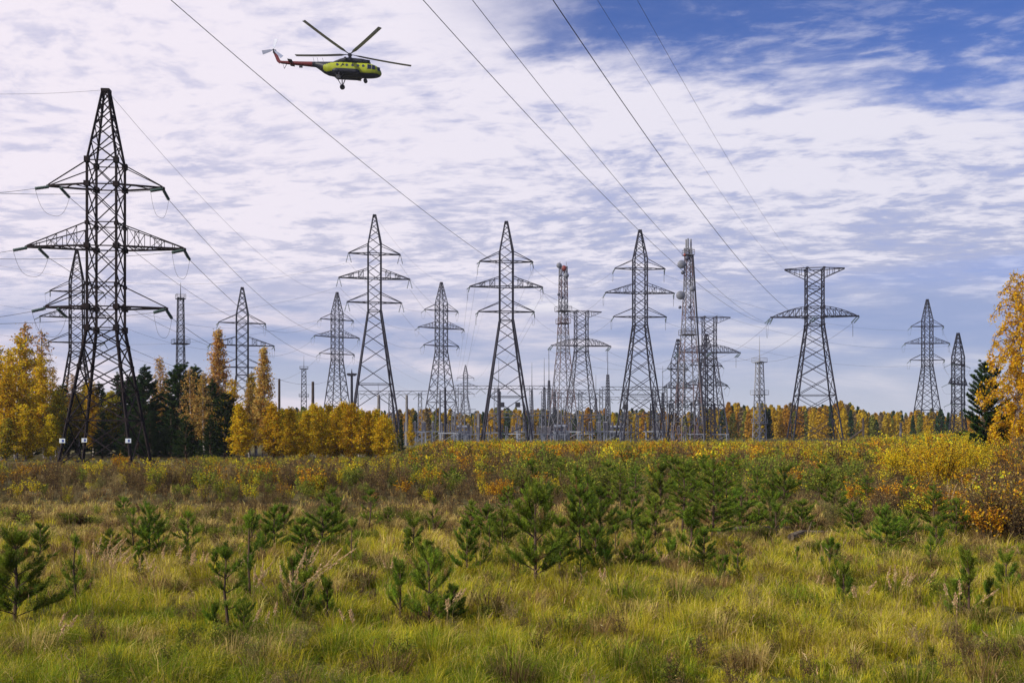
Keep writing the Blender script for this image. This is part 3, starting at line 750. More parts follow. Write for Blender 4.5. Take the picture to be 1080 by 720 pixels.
def switch_set():
    t = thing('disconnector_switch', '', 'switchgear', (0, 0, 0), 0, 'disconnector switches of the substation')
    mb = MB()
    for X in (-1.6, 1.6):
        for Y in (-0.5, 0.5): mb.bar((X, Y, 0), (X, Y, 2.5), 0.16)
    mb.bar((-2.2, -0.5, 2.5), (2.2, -0.5, 2.5), 0.2); mb.bar((-2.2, 0.5, 2.5), (2.2, 0.5, 2.5), 0.2); mb.bar((-1.6, -0.5, 0.6), (1.6, -0.5, 2.2), 0.08)
    mb.build('support_frame', M_GREYEQ, t)
    for X in (-1.7, 0, 1.7):
        for Y in (-0.5, 0.5):
            mb = MB(); pts = [(X, Y, 2.6)]; rr = [0.12]
            for i in range(7): z = 2.65 + i * 0.24; pts += [(X, Y, z), (X, Y, z + 0.08), (X, Y, z + 0.16)]; rr += [0.11, 0.22, 0.11]
            mb.tube(pts, rr, 7); mb.build('post_insulator', M_PORC, t)
        mb = MB(); mb.bar((X, -0.6, 4.4), (X, 0.6, 4.4), 0.1); mb.build('switch_blade', M_STEELL, t)
    return t


def copy_tree(o, parent=None):
    c = o.copy(); COL.objects.link(c)
    if parent: c.parent = parent
    for ch in o.children: copy_tree(ch, c)
    return c
rng = random.Random(5)
sw0 = switch_set(); sws = []
spots = [(436, 205), (447, 214), (457, 228), (473, 210), (486, 222), (497, 208), (510, 226), (522, 236), (541, 222), (553, 236), (567, 214), (578, 226), (588, 206), (602, 222), (618, 236), (631, 214), (646, 226), (658, 240), (690, 222), (701, 236), (716, 226), (735, 214), (760, 232)]
allo = [sw0] + [copy_tree(sw0) for _ in spots[1:]]
near_of = ['left end of the yard', 'left gantry', 'left foot of the wide-legged pylon', 'middle of the wide-legged pylon', 'low portal', 'pale post', 'left leg of the two-plate pylon', 'middle of the two-plate pylon', 'two plates',
           'right leg of the two-plate pylon', 'three clustered spires, nearest', 'three clustered spires, behind', 'banded mast foot', 'left leg of the flat-topped grey pylon', 'right leg of the flat-topped grey pylon', 'thick dark spire, nearest',
           'left leg of the doubled-insulator pylon', 'middle of the doubled-insulator pylon', 'right leg of the doubled-insulator pylon', 'left foot of the dish-laden mast', 'base of the dish-laden mast', 'short dark pylon', 'right end of the yard']
for o, (px, D), nn in zip(allo, spots, near_of):
    o.location = (wx(px, D), D, 0); o.rotation_euler = (0, 0, R(rng.uniform(-25, 25))); s = rng.uniform(0.85, 1.15); o.scale = (s, s, s)
    o['label'] = f'grey three-pole disconnector switch at the {nn}'


def transformer(label, px, D, rz):
    t = thing('power_transformer', label, 'transformer', (wx(px, D), D, 0), R(rz), 'power transformers of the substation')
    mb = MB(); mb.box((0, 0, 1.7), (3.4, 2.0, 2.4)); mb.box((0, 0, 2.95), (3.6, 2.2, 0.12)); mb.box((0, 0, 0.25), (3.2, 1.6, 0.5)); mb.build('tank', M_GREYEQ, t)
    mb = MB(); mb.tube([(-1.6, 0.3, 3.9), (1.4, 0.3, 3.9)], 0.36, 12); mb.bar((-1, 0.3, 3), (-1, 0.3, 3.7), 0.12); mb.bar((1, 0.3, 3), (1, 0.3, 3.7), 0.12); mb.build('oil_conservator', M_GREYEQ, t)
    for s in (-1, 1):
        mb = MB()
        for i in range(9): mb.box((-1.4 + i * 0.35, s * 1.35, 1.8), (0.06, 0.6, 1.9))
        mb.build('radiator', M_GREYEQ, t)
    for X in (-1, 0, 1):
        mb = MB(); pts = [(X, -0.5, 3.0)]; rr = [0.15]
        for i in range(5): z = 3.0 + i * 0.26; pts += [(X, -0.5, z + .02), (X, -0.5, z + 0.1), (X, -0.5, z + 0.2)]; rr += [0.10, 0.24, 0.10]
        mb.tube(pts, rr, 8); mb.build('bushing', M_PORC, t)
transformer('grey power transformer between wide-legged and two-plate pylons', 489, 232, 10)
transformer('grey power transformer behind left leg of the doubled-insulator pylon', 651, 236, -12)
transformer('grey power transformer in front of the banded mast foot', 592, 215, 5)

# ------------------------------------------------------------------ helicopter
def loft(mb, st, n=28, mfun=None):
    rings = []
    for (x, zc, ry, rz, p) in st:
        ring = []
        for j in range(n):
            a = 2 * math.pi * j / n; c, s = math.cos(a), math.sin(a)
            ring.append((x, ry * math.copysign(abs(c) ** p, c), zc + rz * math.copysign(abs(s) ** p, s)))
        rings.append(ring)
    for k in range(len(rings) - 1):
        for j in range(n):
            q = [rings[k][j], rings[k][(j + 1) % n], rings[k + 1][(j + 1) % n], rings[k + 1][j]]
            mb.cur = mfun(sum((Vector(v) for v in q), Vector()) / 4) if mfun else 0
            mb.add(q, [(3, 2, 1, 0)])
    mb.cur = mfun(Vector(rings[0][0])) if mfun else 0; mb.add(rings[0], [tuple(range(n))]); mb.cur = mfun(Vector(rings[-1][0])) if mfun else 0; mb.add(rings[-1], [tuple(range(n - 1, -1, -1))])


def resample(keys, m):
    xs = [k[0] for k in keys]; X = np.linspace(xs[0], xs[-1], m); o = np.argsort(xs); ks = np.array(keys)[o]
    return [(x, *(float(np.interp(x, ks[:, 0], ks[:, i])) for i in range(1, ks.shape[1]))) for x in X]


def helicopter():
    D = 170.0; hub = Vector((wx(369, D), D, wz(57.5, D)))
    t = thing('helicopter', 'yellow and navy helicopter with red tail boom flying over the field', 'helicopter', hub)
    t.rotation_euler = Euler((R(-4), R(3.0), R(0)), 'XYZ')
    keys = [(5.62, -3.12, .12, .12, 1), (5.5, -3.08, .42, .40, 1), (5.2, -3.0, .74, .70, 1), (4.7, -2.88, 1.0, .98, 1), (4.0, -2.80, 1.16, 1.14, .93), (3.2, -2.78, 1.24, 1.20, .9), (-2.4, -2.78, 1.25, 1.2, .9), (-3.4, -2.72, 1.18, 1.12, .95), (-4.2, -2.56, 1.02, .95, 1), (-4.9, -2.32, .78, .70, 1), (-5.6, -2.12, .52, .47, 1), (-5.7, -2.1, .50, .46, 1)]
    st = resample(keys, 70)
    def mf(v):
        x, z = v.x, v.z
        if z > -1.66 and x < 3.6: return 1
        cz = -3.46
        if z < cz - 0.05 * (x < 3): return 1
        ex = (x - 1.0) / 5.3
        if x < 1.0:
            dz = (z + 2.95) / 1.28
            if ex * ex + max(dz, -dz * 0.9) ** 2 > 1.0: return 1
        return 0
    mb = MB(); loft(mb, st, 40, mf); mb.build('fuselage', [M_YEL, M_NAVY], t, smooth=True)
    # tail boom and fin
    mb = MB(); loft(mb, resample([(-5.7, -2.1, .50, .46, 1), (-8, -2.08, .38, .37, 1), (-11.6, -2.02, .24, .24, 1)], 24), 20, lambda v: 0 if v.x < -6.2 else 1)
    mb.build('tail_boom', [M_RED, M_NAVY], t, smooth=True)
    mb = MB(); c = [(-11.2, -1.85), (-11.9, -2.25), (-12.35, -1.9), (-13.05, -0.45), (-12.75, -0.15), (-12.35, -0.6), (-11.75, -1.75)]
    n = len(c); V = [(x, y, z) for y in (-0.11, 0.11) for x, z in c]; mb.add(V, [tuple(range(n - 1, -1, -1)), tuple(range(n, 2 * n))] + [(i, (i + 1) % n, (i + 1) % n + n, i + n) for i in range(n)])
    fin = mb.build('tail_fin', M_RED, t)
    mb = MB(); mb.box((-12.85, 0, -0.2), (0.5, 0.4, 0.5)); mb.build('fin_tip', M_NAVY, fin)
    mb = MB(); rot = Matrix.Rotation(R(6), 3, 'Y'); mb.box((-9.9, 0, -2.0), (0.75, 2.7, 0.1), rot); mb.build('tailplane', M_NAVY, t)
    mb = MB(); mb.bar((-10.6, 0, -2.2), (-11.0, 0, -3.1), 0.07); mb.bar((-11.3, 0, -2.2), (-11.0, 0, -3.1), 0.05); mb.build('tail_skid', M_STEELD, t)
    mb = MB(); mb.box((-8.2, 0, -2.62), (0.55, 0.3, 0.26)); mb.build('boom_fairing', M_NAVY, t)
    for X in (-6.0, -5.3, -4.4):
        mb = MB(); mb.bar((X, 0, -1.6), (X - 0.25, 0, -0.85), 0.05); mb.build('antenna', M_STEELD, t)
    # engine cowling
    mb = MB(); loft(mb, resample([(3.55, -1.45, .35, .18, .8), (3.3, -1.35, .72, .36, .8), (2.2, -1.3, .86, .48, .8), (-0.6, -1.28, .85, .56, .8), (-1.6, -1.42, .72, .42, .9), (-2.6, -1.65, .45, .2, 1)], 30), 24); cow = mb.build('engine_cowling', M_NAVY, t, smooth=True)
    for s in (-1, 1):
        mb = MB(); mb.tube([(3.55, s * 0.42, -1.3), (3.0, s * 0.42, -1.28)], [0.27, 0.30], 14); mb.build('air_intake', M_STEELD, cow)
        mb = MB(); mb.tube([(-0.4, s * 0.75, -1.25), (-0.6, s * 1.15, -1.2)], [0.24, 0.27], 12); mb.build('exhaust_pipe', M_STEELD, cow)
    # windows
    for s in (-1, 1):
        for X in (-1.8, -0.2, 0.8, 1.7, 2.6):
            mb = MB(); mb.tube([(X, s * 1.20, -2.42), (X, s * 1.262, -2.42)], 0.22, 16); mb.build('cabin_window', M_CGLASS, t)
        mb = MB(); mb.add([(-1.25, s * 1.268, -2.75), (-1.12, s * 1.268, -2.75), (-0.72, s * 1.258, -2.12), (-0.88, s * 1.258, -2.12), (-1.25, s * 1.24, -2.75), (-1.12, s * 1.24, -2.75), (-0.72, s * 1.22, -2.12), (-0.88, s * 1.22, -2.12)],
                          [(0, 1, 2, 3), (7, 6, 5, 4), (0, 4, 5, 1), (1, 5, 6, 2), (2, 6, 7, 3), (3, 7, 4, 0)])
        mb.box((-0.75, s * 1.26, -2.45), (0.3, 0.03, 0.1)); mb.build('side_marking', M_NAVY, t)
        for (x0, x1, z0, z1, yy) in ((3.35, 3.95, -2.85, -2.15, 1.20), (4.1, 4.6, -2.85, -2.2, 1.10)):
            mb = MB(); mb.box(((x0 + x1) / 2, s * yy, (z0 + z1) / 2), (x1 - x0, 0.1, z1 - z0), Matrix.Rotation(-s * R(10 if x0 < 4 else 18), 3, 'Z')); fr = mb.build('cockpit_window', M_CGLASS, t)
            mb = MB(); mb.box(((x0 + x1) / 2 - (x1 - x0) / 2 - 0.04, s * (yy + 0.03), (z0 + z1) / 2), (0.06, 0.1, z1 - z0 + 0.1)); mb.build('frame', M_CFRAME, fr)
        mb = MB(); mb.box((5.05, s * 0.55, -2.65), (0.5, 0.5, 0.62), Matrix.Rotation(-s * R(38), 3, 'Z')); mb.build('windscreen', M_CGLASS, t)
        mb = MB(); mb.box((5.33, s * 0.28, -3.2), (0.3, 0.35, 0.26)); mb.build('nose_glazing', M_CGLASS, t)
        # tanks
        mb = MB(); loft(mb, resample([(2.1, -3.5, .12, .12, 1), (1.9, -3.5, .30, .30, 1), (1.5, -3.5, .42, .40, .85), (-1.9, -3.5, .42, .40, .85), (-2.3, -3.5, .30, .30, 1), (-2.6, -3.5, .1, .1, 1)], 24), 16)
        for i, v in enumerate(mb.v): mb.v[i] = (v[0], v[1] + s * 1.32, v[2])
        mb.build('fuel_tank', M_NAVY, t, smooth=True)
        # main gear
        mb = MB(); mb.bar((-0.6, s * 0.9, -3.8), (-1.3, s * 1.9, -4.95), 0.12); mb.bar((-2.2, s * 0.9, -3.7), (-1.3, s * 1.9, -4.95), 0.09); mb.bar((-1.35, s * 1.35, -3.4), (-1.3, s * 1.95, -4.9), 0.14)
        g = mb.build('main_gear', M_STEELD, t)
        mb = MB(); mb.tube([(-1.3, s * 1.88, -4.95), (-1.3, s * 1.93, -4.95), (-1.3, s * 2.12, -4.95), (-1.3, s * 2.17, -4.95)], [0.36, 0.44, 0.44, 0.36], 22); w = mb.build('wheel', M_TYRE, g)
        mb = MB(); mb.tube([(-1.3, s * 1.86, -4.95), (-1.3, s * 2.19, -4.95)], 0.17, 12); mb.build('rim', M_STEEL, w)
    mb = MB(); mb.bar((3.0, 0, -3.7), (2.95, 0, -4.45), 0.16); mb.bar((2.4, 0, -3.8), (2.95, 0, -4.35), 0.08); g = mb.build('nose_gear', M_STEELD, t)
    for s in (-1, 1): mb = MB(); mb.tube([(2.95, s * 0.08, -4.5), (2.95, s * 0.12, -4.5), (2.95, s * 0.26, -4.5), (2.95, s * 0.3, -4.5)], [0.26, 0.33, 0.33, 0.26], 20); mb.build('wheel', M_TYRE, g)
    mb = MB(); mb.bar((4.6, -0.5, -3.7), (4.9, -0.55, -4.15), 0.05); mb.build('pitot_tube', M_STEELD, t)
    # rotor
    rt = MB(); rt.tube([(0, 0, -1.0), (0, 0, -0.45), (0, 0, -0.1), (0, 0, 0.2)], [0.24, 0.2, 0.42, 0.16], 14); hubo = rt.build('rotor_hub', M_STEELD, t, smooth=True); hubo.rotation_euler = (R(-3.5), R(2.5), 0)
    for i in range(5):
        phi = R(126.5 - 72 * i + 0.0); cu = Vector((math.cos(phi), -math.sin(phi), 0)); cw = Vector((-cu.y, cu.x, 0)); mb = MB(); rows = []
        for k in range(15):
            r = 0.25 + 10.4 * k / 14; z = 0.0 + 0.62 * (r / 10.65) ** 1.6; ch = 0.12 if k == 0 else (0.15 if k == 1 else 0.34); th = 0.07 if k < 2 else 0.035
            tw = R(4 - 3 * k / 14); n_ = cw * math.cos(tw) + Vector((0, 0, math.sin(tw))); up = Vector((0, 0, 1))
            c0 = cu * r + Vector((0, 0, z)); rows.append([c0 + n_ * ch + up * 0, c0 + up * th, c0 - n_ * ch, c0 - up * th])
        for k in range(14):
            for j in range(4): mb.add([tuple(rows[k][j]), tuple(rows[k][(j + 1) % 4]), tuple(rows[k + 1][(j + 1) % 4]), tuple(rows[k + 1][j])], [(0, 1, 2, 3)])
        mb.add([tuple(v) for v in rows[-1]], [(0, 1, 2, 3)]); mb.build('rotor_blade', M_BLADE, hubo)
    tr = MB(); tr.tube([(-12.95, -0.15, -0.1), (-12.95, -0.55, -0.1)], [0.16, 0.14], 10); tro = tr.build('tail_rotor_hub', M_STEELD, t)
    for a in (80, 198, 322):
        a = R(a); c0 = Vector((-12.95, -0.5, -0.1)); d = Vector((math.cos(a), 0, math.sin(a))); s_ = Vector((-d.z, 0.25, d.x)).normalized(); mb = MB()
        V = [c0 + d * 0.15 + s_ * .06, c0 + d * 0.6 + s_ * 0.19, c0 + d * 1.95 + s_ * 0.34, c0 + d * 1.95 - s_ * 0.34, c0 + d * 0.6 - s_ * 0.19, c0 + d * 0.15 - s_ * .06]
        V = [tuple(v) for v in V] + [tuple(v + Vector((0, 0.05, 0))) for v in V]
        mb.add(V, [(0, 1, 2, 3, 4, 5), (11, 10, 9, 8, 7, 6)] + [(i, i + 6, (i + 1) % 6 + 6, (i + 1) % 6) for i in range(6)]); mb.build('tail_rotor_blade', M_BLADE, tro)
helicopter()

# ------------------------------------------------------------------ trees
YELS = [(0.46, 0.24, 0.012), (0.52, 0.31, 0.02), (0.40, 0.17, 0.012), (0.34, 0.27, 0.03)]
def birch_mesh(seed, h, spread, nl, leaf, cols, w, narrow=0.55, droop=0.3, top_sparse=0.5, low=0.22, limbs=46, bend=0.02):
    rs = np.random.RandomState(seed); tb = MB(); pts = []; rad = []; ph = rs.rand() * 6
    N = 14; r0 = 0.012 * h + 0.02
    for i in range(N):
        f = i / (N - 1); pts.append(Vector((bend * h * math.sin(f * 3 + ph), bend * h * math.cos(f * 2.3 + ph), h * f))); rad.append(r0 * (1 - f) ** 0.8 + 0.012)
    tb.tube(pts, rad, 8)
    def tr(f):
        x = f * (N - 1); i = min(int(x), N - 2); return pts[i].lerp(pts[i + 1], x - i)
    S = []; E = []; LP = []; lw = []
    lm = MB()
    for k in range(limbs):
        f = low + (0.97 - low) * (k + rs.rand()) / limbs; a = k * 2.4 + rs.rand() * 0.8
        prof = spread * (min(1, (f - low + 0.06) / 0.25) ** 0.6) * ((1 - f) ** narrow + 0.03)
        L = prof * (0.65 + 0.5 * rs.rand()); up = 0.75 + 0.5 * rs.rand(); p = np.array(tr(f)); d = np.array([math.cos(a), math.sin(a), up]); d /= np.linalg.norm(d)
        seg = [p]; Ls = L / 5
        for s in range(5):
            d = d + np.array([0, 0, -droop * (s + 1) * 0.22]) + rs.randn(3) * 0.10; d /= np.linalg.norm(d); seg.append(seg[-1] + d * Ls)
        lm.tube([tuple(q) for q in seg], [0.016 + 0.010 * L * (1 - j / 5) for j in range(6)], 4, cap=False)
        for s in range(1, 6):
            for q in range(3):
                td = rs.randn(3) * 0.6 + d * 0.7 + np.array([0, 0, -droop * 1.2]); td /= np.linalg.norm(td); tl = (0.22 + 0.5 * rs.rand()) * min(1, 0.35 + L * 0.35)
                base = seg[s] * (1 - q / 3) + seg[s - 1] * (q / 3); S.append(base); E.append(base + td * tl); wgt = (1 - top_sparse * f ** 2) * (0.25 + rs.rand() ** 1.5 * 1.6); lw.append(tl * wgt)
    S = np.array(S); E = np.array(E); lw = np.array(lw); lw /= lw.sum()
    idx = rs.choice(len(S), nl, p=lw); u = rs.rand(nl, 1); P = S[idx] * (1 - u) + E[idx] * u + rs.randn(nl, 3) * leaf * 1.1
    leaves = rnd_leaves(rs, P, leaf, cols, w, droop)
    tw = sticks(S, E, 0.014, 0.006, (0.075, 0.05, 0.045))
    V, Q, C = stack([leaves, tw]); lv = qmesh('crown', V, Q, C, [M_LEAF])
    tb.v += []; o = len(tb.v); tb.v.extend(lm.v); tb.f.extend([tuple(o + i for i in f) for f in lm.f]); tb.mi += [1] * len(lm.f)
    me = bpy.data.meshes.new('trunk'); me.from_pydata([tuple(v) for v in tb.v], [], tb.f); me.materials.append(M_BIRCH); me.materials.append(M_TWIG); me.polygons.foreach_set('material_index', tb.mi)
    return me, lv


def conifer_mesh(seed, h, spread, cols, w, per_m=110, nl=0.17, nw=0.042, low=0.05, whorl=0.36, ragged=0.35, narrow=0.85):
    rs = np.random.RandomState(seed); tb = MB(); tb.tube([(0, 0, 0), (0.02 * h * rs.randn(), 0.01 * h, h * 0.5), (0, 0, h * 0.97)], [0.014 * h + 0.015, 0.009 * h, 0.012], 7)
    S = []; Dd = []; L = []; z = low * h; lim = MB()
    while z < h * 0.96:
        f = z / h; nb = rs.randint(4, 7); a0 = rs.rand() * 6.28
        for b in range(nb):
            a = a0 + b * 6.283 / nb + rs.randn() * 0.25; Lb = (spread * (1 - f) ** narrow + 0.05 * h * 0.5) * (1 - ragged * rs.rand())
            up = 0.15 + 0.9 * f + 0.2 * rs.rand(); d = np.array([math.cos(a), math.sin(a), up]); d /= np.linalg.norm(d); p = np.array([0, 0, z + rs.randn() * 0.05])
            q = p + d * Lb + np.array([0, 0, 0.12 * Lb]); lim.bar(p, q, 0.012 * h * 0.35 + 0.008, 0.01, caps=False)
            ns = max(2, int(Lb / 0.22))
            for s in range(ns):
                t = 0.3 + 0.7 * (s + rs.rand() * 0.6) / ns; c = p * (1 - t) + q * t
                for m in (-1, 1, 0):
                    dd = d + m * 0.8 * np.array([-d[1], d[0], 0]) * (0.7 + 0.4 * rs.rand()) + np.array([0, 0, 0.35]) + rs.randn(3) * 0.15; dd /= np.linalg.norm(dd)
                    S.append(c); Dd.append(dd); L.append((0.2 + 0.3 * rs.rand()) * min(1.0, Lb) * (1.2 - 0.5 * t))
        z += whorl * (0.75 + 0.5 * rs.rand())
    S.append(np.array([0, 0, h * 0.9])); Dd.append(np.array([0, 0, 1.0])); L.append(h * 0.1)
    V, Q, C = needles(rs, np.array(S), np.array(Dd), np.array(L), per_m, nl, nw, cols, w)
    fo = qmesh('foliage', V, Q, C, [M_NEEDLE]); o = len(tb.v); tb.v.extend(lim.v); tb.f.extend([tuple(o + i for i in f) for f in lim.f])
    me = bpy.data.meshes.new('trunk'); me.from_pydata([tuple(v) for v in tb.v], [], tb.f); me.materials.append(M_PBARK); return me, fo

GOLD = ([(0.58, 0.40, 0.010), (0.64, 0.47, 0.018), (0.54, 0.31, 0.010), (0.44, 0.40, 0.025)], [4, 3, 2, 1])
LIME = ([(0.38, 0.34, 0.025), (0.50, 0.36, 0.02), (0.14, 0.18, 0.03), (0.50, 0.27, 0.015)], [3, 3, 2, 1])
PALE = ([(0.50, 0.30, 0.08), (0.55, 0.36, 0.10), (0.42, 0.20, 0.04), (0.36, 0.28, 0.08)], [3, 2, 2, 1])
DARKG = ([(0.020, 0.048, 0.012), (0.030, 0.066, 0.016), (0.055, 0.085, 0.018)], [3, 3, 1])
H0 = 10.0
BIRCH = [birch_mesh(11, H0, 2.4, 9500, 0.125, *GOLD, narrow=0.8, top_sparse=0.7, low=0.15), birch_mesh(12, H0, 2.2, 8000, 0.125, *GOLD, narrow=0.95, top_sparse=0.75, low=0.12), birch_mesh(13, H0, 2.6, 9500, 0.125, *GOLD, low=0.12, narrow=0.7, top_sparse=0.7)]
BIRCHL = [birch_mesh(14, H0, 2.4, 8500, 0.15, *LIME), birch_mesh(15, H0, 2.1, 7500, 0.15, *LIME, low=0.3)]
BARE = [birch_mesh(16, H0, 1.9, 3400, 0.12, *PALE, narrow=0.6, top_sparse=0.7), birch_mesh(17, H0, 1.6, 2600, 0.12, *PALE, narrow=0.5, top_sparse=0.8)]
LARCH = [birch_mesh(18, H0, 1.75, 8200, 0.12, *PALE, narrow=0.95, droop=0.1, top_sparse=0.45, low=0.12, limbs=70, bend=0.004), birch_mesh(19, H0, 1.45, 6500, 0.12, *PALE, narrow=0.9, droop=0.1, top_sparse=0.4, low=0.15, limbs=64, bend=0.004)]
YOUNG = [birch_mesh(20, 5.5, 1.35, 7000, 0.11, *GOLD, narrow=0.9, low=0.10, limbs=44), birch_mesh(21, 5.5, 1.5, 7500, 0.11, *GOLD, narrow=0.75, low=0.08, limbs=44), birch_mesh(22, 5.5, 1.4, 6000, 0.13, *LIME, narrow=0.7, low=0.08, limbs=38)]
CONI = [conifer_mesh(31, 9.0, 2.1, *DARKG), conifer_mesh(32, 9.0, 1.7, *DARKG, ragged=0.5), conifer_mesh(33, 9.0, 2.4, *DARKG, ragged=0.55, narrow=0.6)]
KINDS = {'gold': (BIRCH, H0, 'birch_tree', 'birch'), 'lime': (BIRCHL, H0, 'birch_tree', 'birch'), 'bare': (BARE, H0, 'birch_tree', 'birch'), 'larch': (LARCH, H0, 'larch_tree', 'larch'),
         'young': (YOUNG[:2], 5.5, 'birch_tree', 'birch'), 'younglime': (YOUNG[2:], 5.5, 'birch_tree', 'birch'), 'dark': (CONI, 9.0, 'conifer_tree', 'conifer')}
rt = random.Random(9); cnt = {}
def tree(kind, px, D, topy, label, group, wide=None):
    wide = wide or {'gold': 1.2, 'lime': 1.15, 'dark': 1.5, 'young': 1.25, 'younglime': 1.25}.get(kind, 1.1)
    lst, h0, name, cat = KINDS[kind]; i = cnt.get(kind, 0); cnt[kind] = i + 1; tr_, lv = lst[i % len(lst)]
    h = wz(topy, D); s = h / h0; t = thing(name, label, cat, (wx(px, D), D, gzf(wx(px, D), D) - 0.05), rt.uniform(0, 6.28), group)
    t.scale = (s * wide, s * wide, s); link('trunk', tr_, t); link('crown', lv, t); return t

left_wood = [('gold', -18, 104, 348, 'golden birch cut by the left edge of the photo'), ('gold', 4, 98, 384, 'short golden birch just inside the left edge'), ('gold', 20, 100, 352, 'full golden birch with pale trunk left of the pylons'),
 ('bare', 30, 112, 338, 'thin pale-topped birch rising above the full golden one'), ('gold', 44, 106, 372, 'golden birch left of the half-hidden pylon'), ('bare', 40, 118, 345, 'sparse birch spire left of the half-hidden pylon'),
 ('bare', 58, 112, 386, 'thin bare-topped birch in front of the half-hidden pylon'), ('lime', 62, 102, 408, 'yellow-green birch left of the nearest pylon legs'), ('bare', 74, 116, 392, 'pale wispy birch behind the leftmost pylon leg'), ('lime', 82, 108, 414, 'yellow-green birch behind the leftmost pylon leg'),
 ('gold', 97, 112, 398, 'orange birch seen through the nearest pylon legs'), ('dark', 104, 116, 402, 'dark conifer seen through the nearest pylon, left one'), ('lime', 116, 110, 412, 'yellow-green birch seen through the nearest pylon legs'), ('dark', 124, 112, 392, 'dark conifer seen through the nearest pylon, right one'),
 ('dark', 138, 114, 400, 'dark conifer against the right leg of the nearest pylon'), ('dark', 153, 110, 384, 'pointed dark conifer right of the nearest pylon'), ('bare', 167, 114, 374, 'pale orange birch spire between dark conifers'), ('dark', 176, 116, 396, 'dark conifer left of the slender mast'),
 ('dark', 190, 110, 383, 'dark conifer below the slender mast'), ('bare', 203, 100, 386, 'thin birch with straight white trunk before the conifers'), ('dark', 206, 114, 384, 'dark conifer right of the slender mast'), ('bare', 216, 99, 390, 'yellowish birch with bent trunk beside dark conifers'),
 ('dark', 224, 108, 400, 'dark conifer left of the tall pointed larch'), ('larch', 230, 116, 345, 'tall pointed golden larch left of the slim pylon'), ('dark', 238, 104, 414, 'low dark conifer at the foot of the tall larch'), ('gold', 247, 106, 398, 'golden birch at the foot of the slim pylon'),
 ('larch', 263, 108, 402, 'short golden larch right under the slim pylon'), ('larch', 278, 104, 364, 'tall narrow golden larch right of the slim pylon'), ('young', 253, 98, 424, 'low golden birch between the two golden larches'), ('dark', 66, 124, 404, 'dark conifer far behind the left birches'),
 ('dark', 165, 122, 404, 'dark conifer behind the pale orange birch spire'), ('dark', 84, 122, 420, 'dark conifer deep between the nearest pylon legs'), ('dark', 146, 104, 428, 'low dark conifer before the pointed conifer'), ('dark', 180, 102, 430, 'low dark conifer before the mast conifers'), ('dark', 212, 120, 398, 'dark conifer behind the bent-trunk birch'),
 ('gold', 12, 118, 366, 'golden birch in the second row at the left edge'), ('gold', 268, 118, 390, 'golden birch between and behind the two larches'),
 ('dark', 158, 101, 436, 'low dark conifer right of the nearest pylon foot'), ('dark', 132, 99, 442, 'low dark conifer at the nearest pylon right foot'), ('dark', 196, 99, 438, 'low dark conifer beside the straight white trunk'), ('dark', 222, 98, 440, 'low dark conifer beside the bent trunk'),
 ('dark', 108, 104, 432, 'low dark conifer inside the nearest pylon legs'), ('dark', 72, 108, 430, 'low dark conifer left of the leftmost pylon leg'), ('dark', 34, 108, 436, 'low dark conifer among the left golden birches'), ('dark', 244, 112, 424, 'low dark conifer under the slim pylon'),
 ('dark', 140, 124, 396, 'dark conifer in the back row right of the nearest pylon'), ('dark', 196, 126, 394, 'dark conifer in the back row behind the mast'), ('gold', -8, 112, 360, 'golden birch in the back row cut by the left edge'), ('lime', 90, 120, 402, 'yellow-green birch in the back row left'),
 ('young', 26, 95, 432, 'low golden birch under the full golden one'), ('young', 54, 96, 436, 'low golden birch left of the leftmost pylon leg'), ('younglime', 8, 94, 440, 'low yellow-green birch at the left edge')]
for k_, px, D, ty, lab in left_wood: tree(k_, px, D, ty, lab, 'trees of the left wood')
row = [(287, 424), (297, 430), (306, 428), (315, 434), (323, 432), (332, 424), (340, 430), (348, 425), (356, 428), (364, 422), (372, 424), (380, 430), (388, 433), (396, 430), (404, 436), (411, 440)]
lm_ = ['right beside the tall narrow larch', 'under the first bare pole', 'just right of the first bare pole', 'left of the small distant mast', 'under the small distant mast', 'under the second bare pole', 'left of the spread-legged pylon', 'under the left leg of the spread-legged pylon',
       'under the spread-legged pylon', 'under the right leg of the spread-legged pylon', 'under the floodlight mast', 'left of the birch-row pylon leg', 'at the left leg of the birch-row pylon', 'under the birch-row pylon', 'at the right leg of the birch-row pylon', 'closing the right end of the row']
for i, ((px, ty), lb) in enumerate(zip(row, lm_)):
    tree('younglime' if i in (1, 3) else 'young', px, (99, 104, 96, 108)[i % 4], ty, ('yellow-green' if i in (1, 3) else 'golden') + ' young birch ' + lb, 'young birches of the yellow row', 1.3)
tree('dark', 423, 118, 440, 'small dark conifer closing the birch row at its right', None, 0.7)
tree('gold', 433, 150, 438, 'small orange birch behind the small dark conifer', None, 0.9)

BIGB = birch_mesh(41, 13.0, 3.6, 24000, 0.10, [(0.60, 0.40, 0.012), (0.64, 0.46, 0.02), (0.54, 0.30, 0.012)], [3, 2, 2], narrow=0.45, droop=0.85, top_sparse=0.72, low=0.12, limbs=64)
t = thing('birch_tree', 'tall drooping orange birch at the right edge', 'birch', (wx(1070, 72), 72, 0), 1.0); s = wz(284, 72) / 13.0; t.scale = (s, s, s); link('trunk', BIGB[0], t); link('crown', BIGB[1], t)
t = thing('birch_tree', 'orange birch mostly cut off by the right edge', 'birch', (wx(1105, 78), 78, 0), 4.0); s = wz(330, 78) / 13.0; t.scale = (s, s, s); link('trunk', BIGB[0], t); link('crown', BIGB[1], t)
tree('dark', 1040, 74, 381, 'broad dark pine left of the drooping orange birch', 'dark conifers at the right edge', 1.15)
tree('dark', 1064, 90, 418, 'low dark conifer under the drooping orange birch', 'dark conifers at the right edge', 1.1)

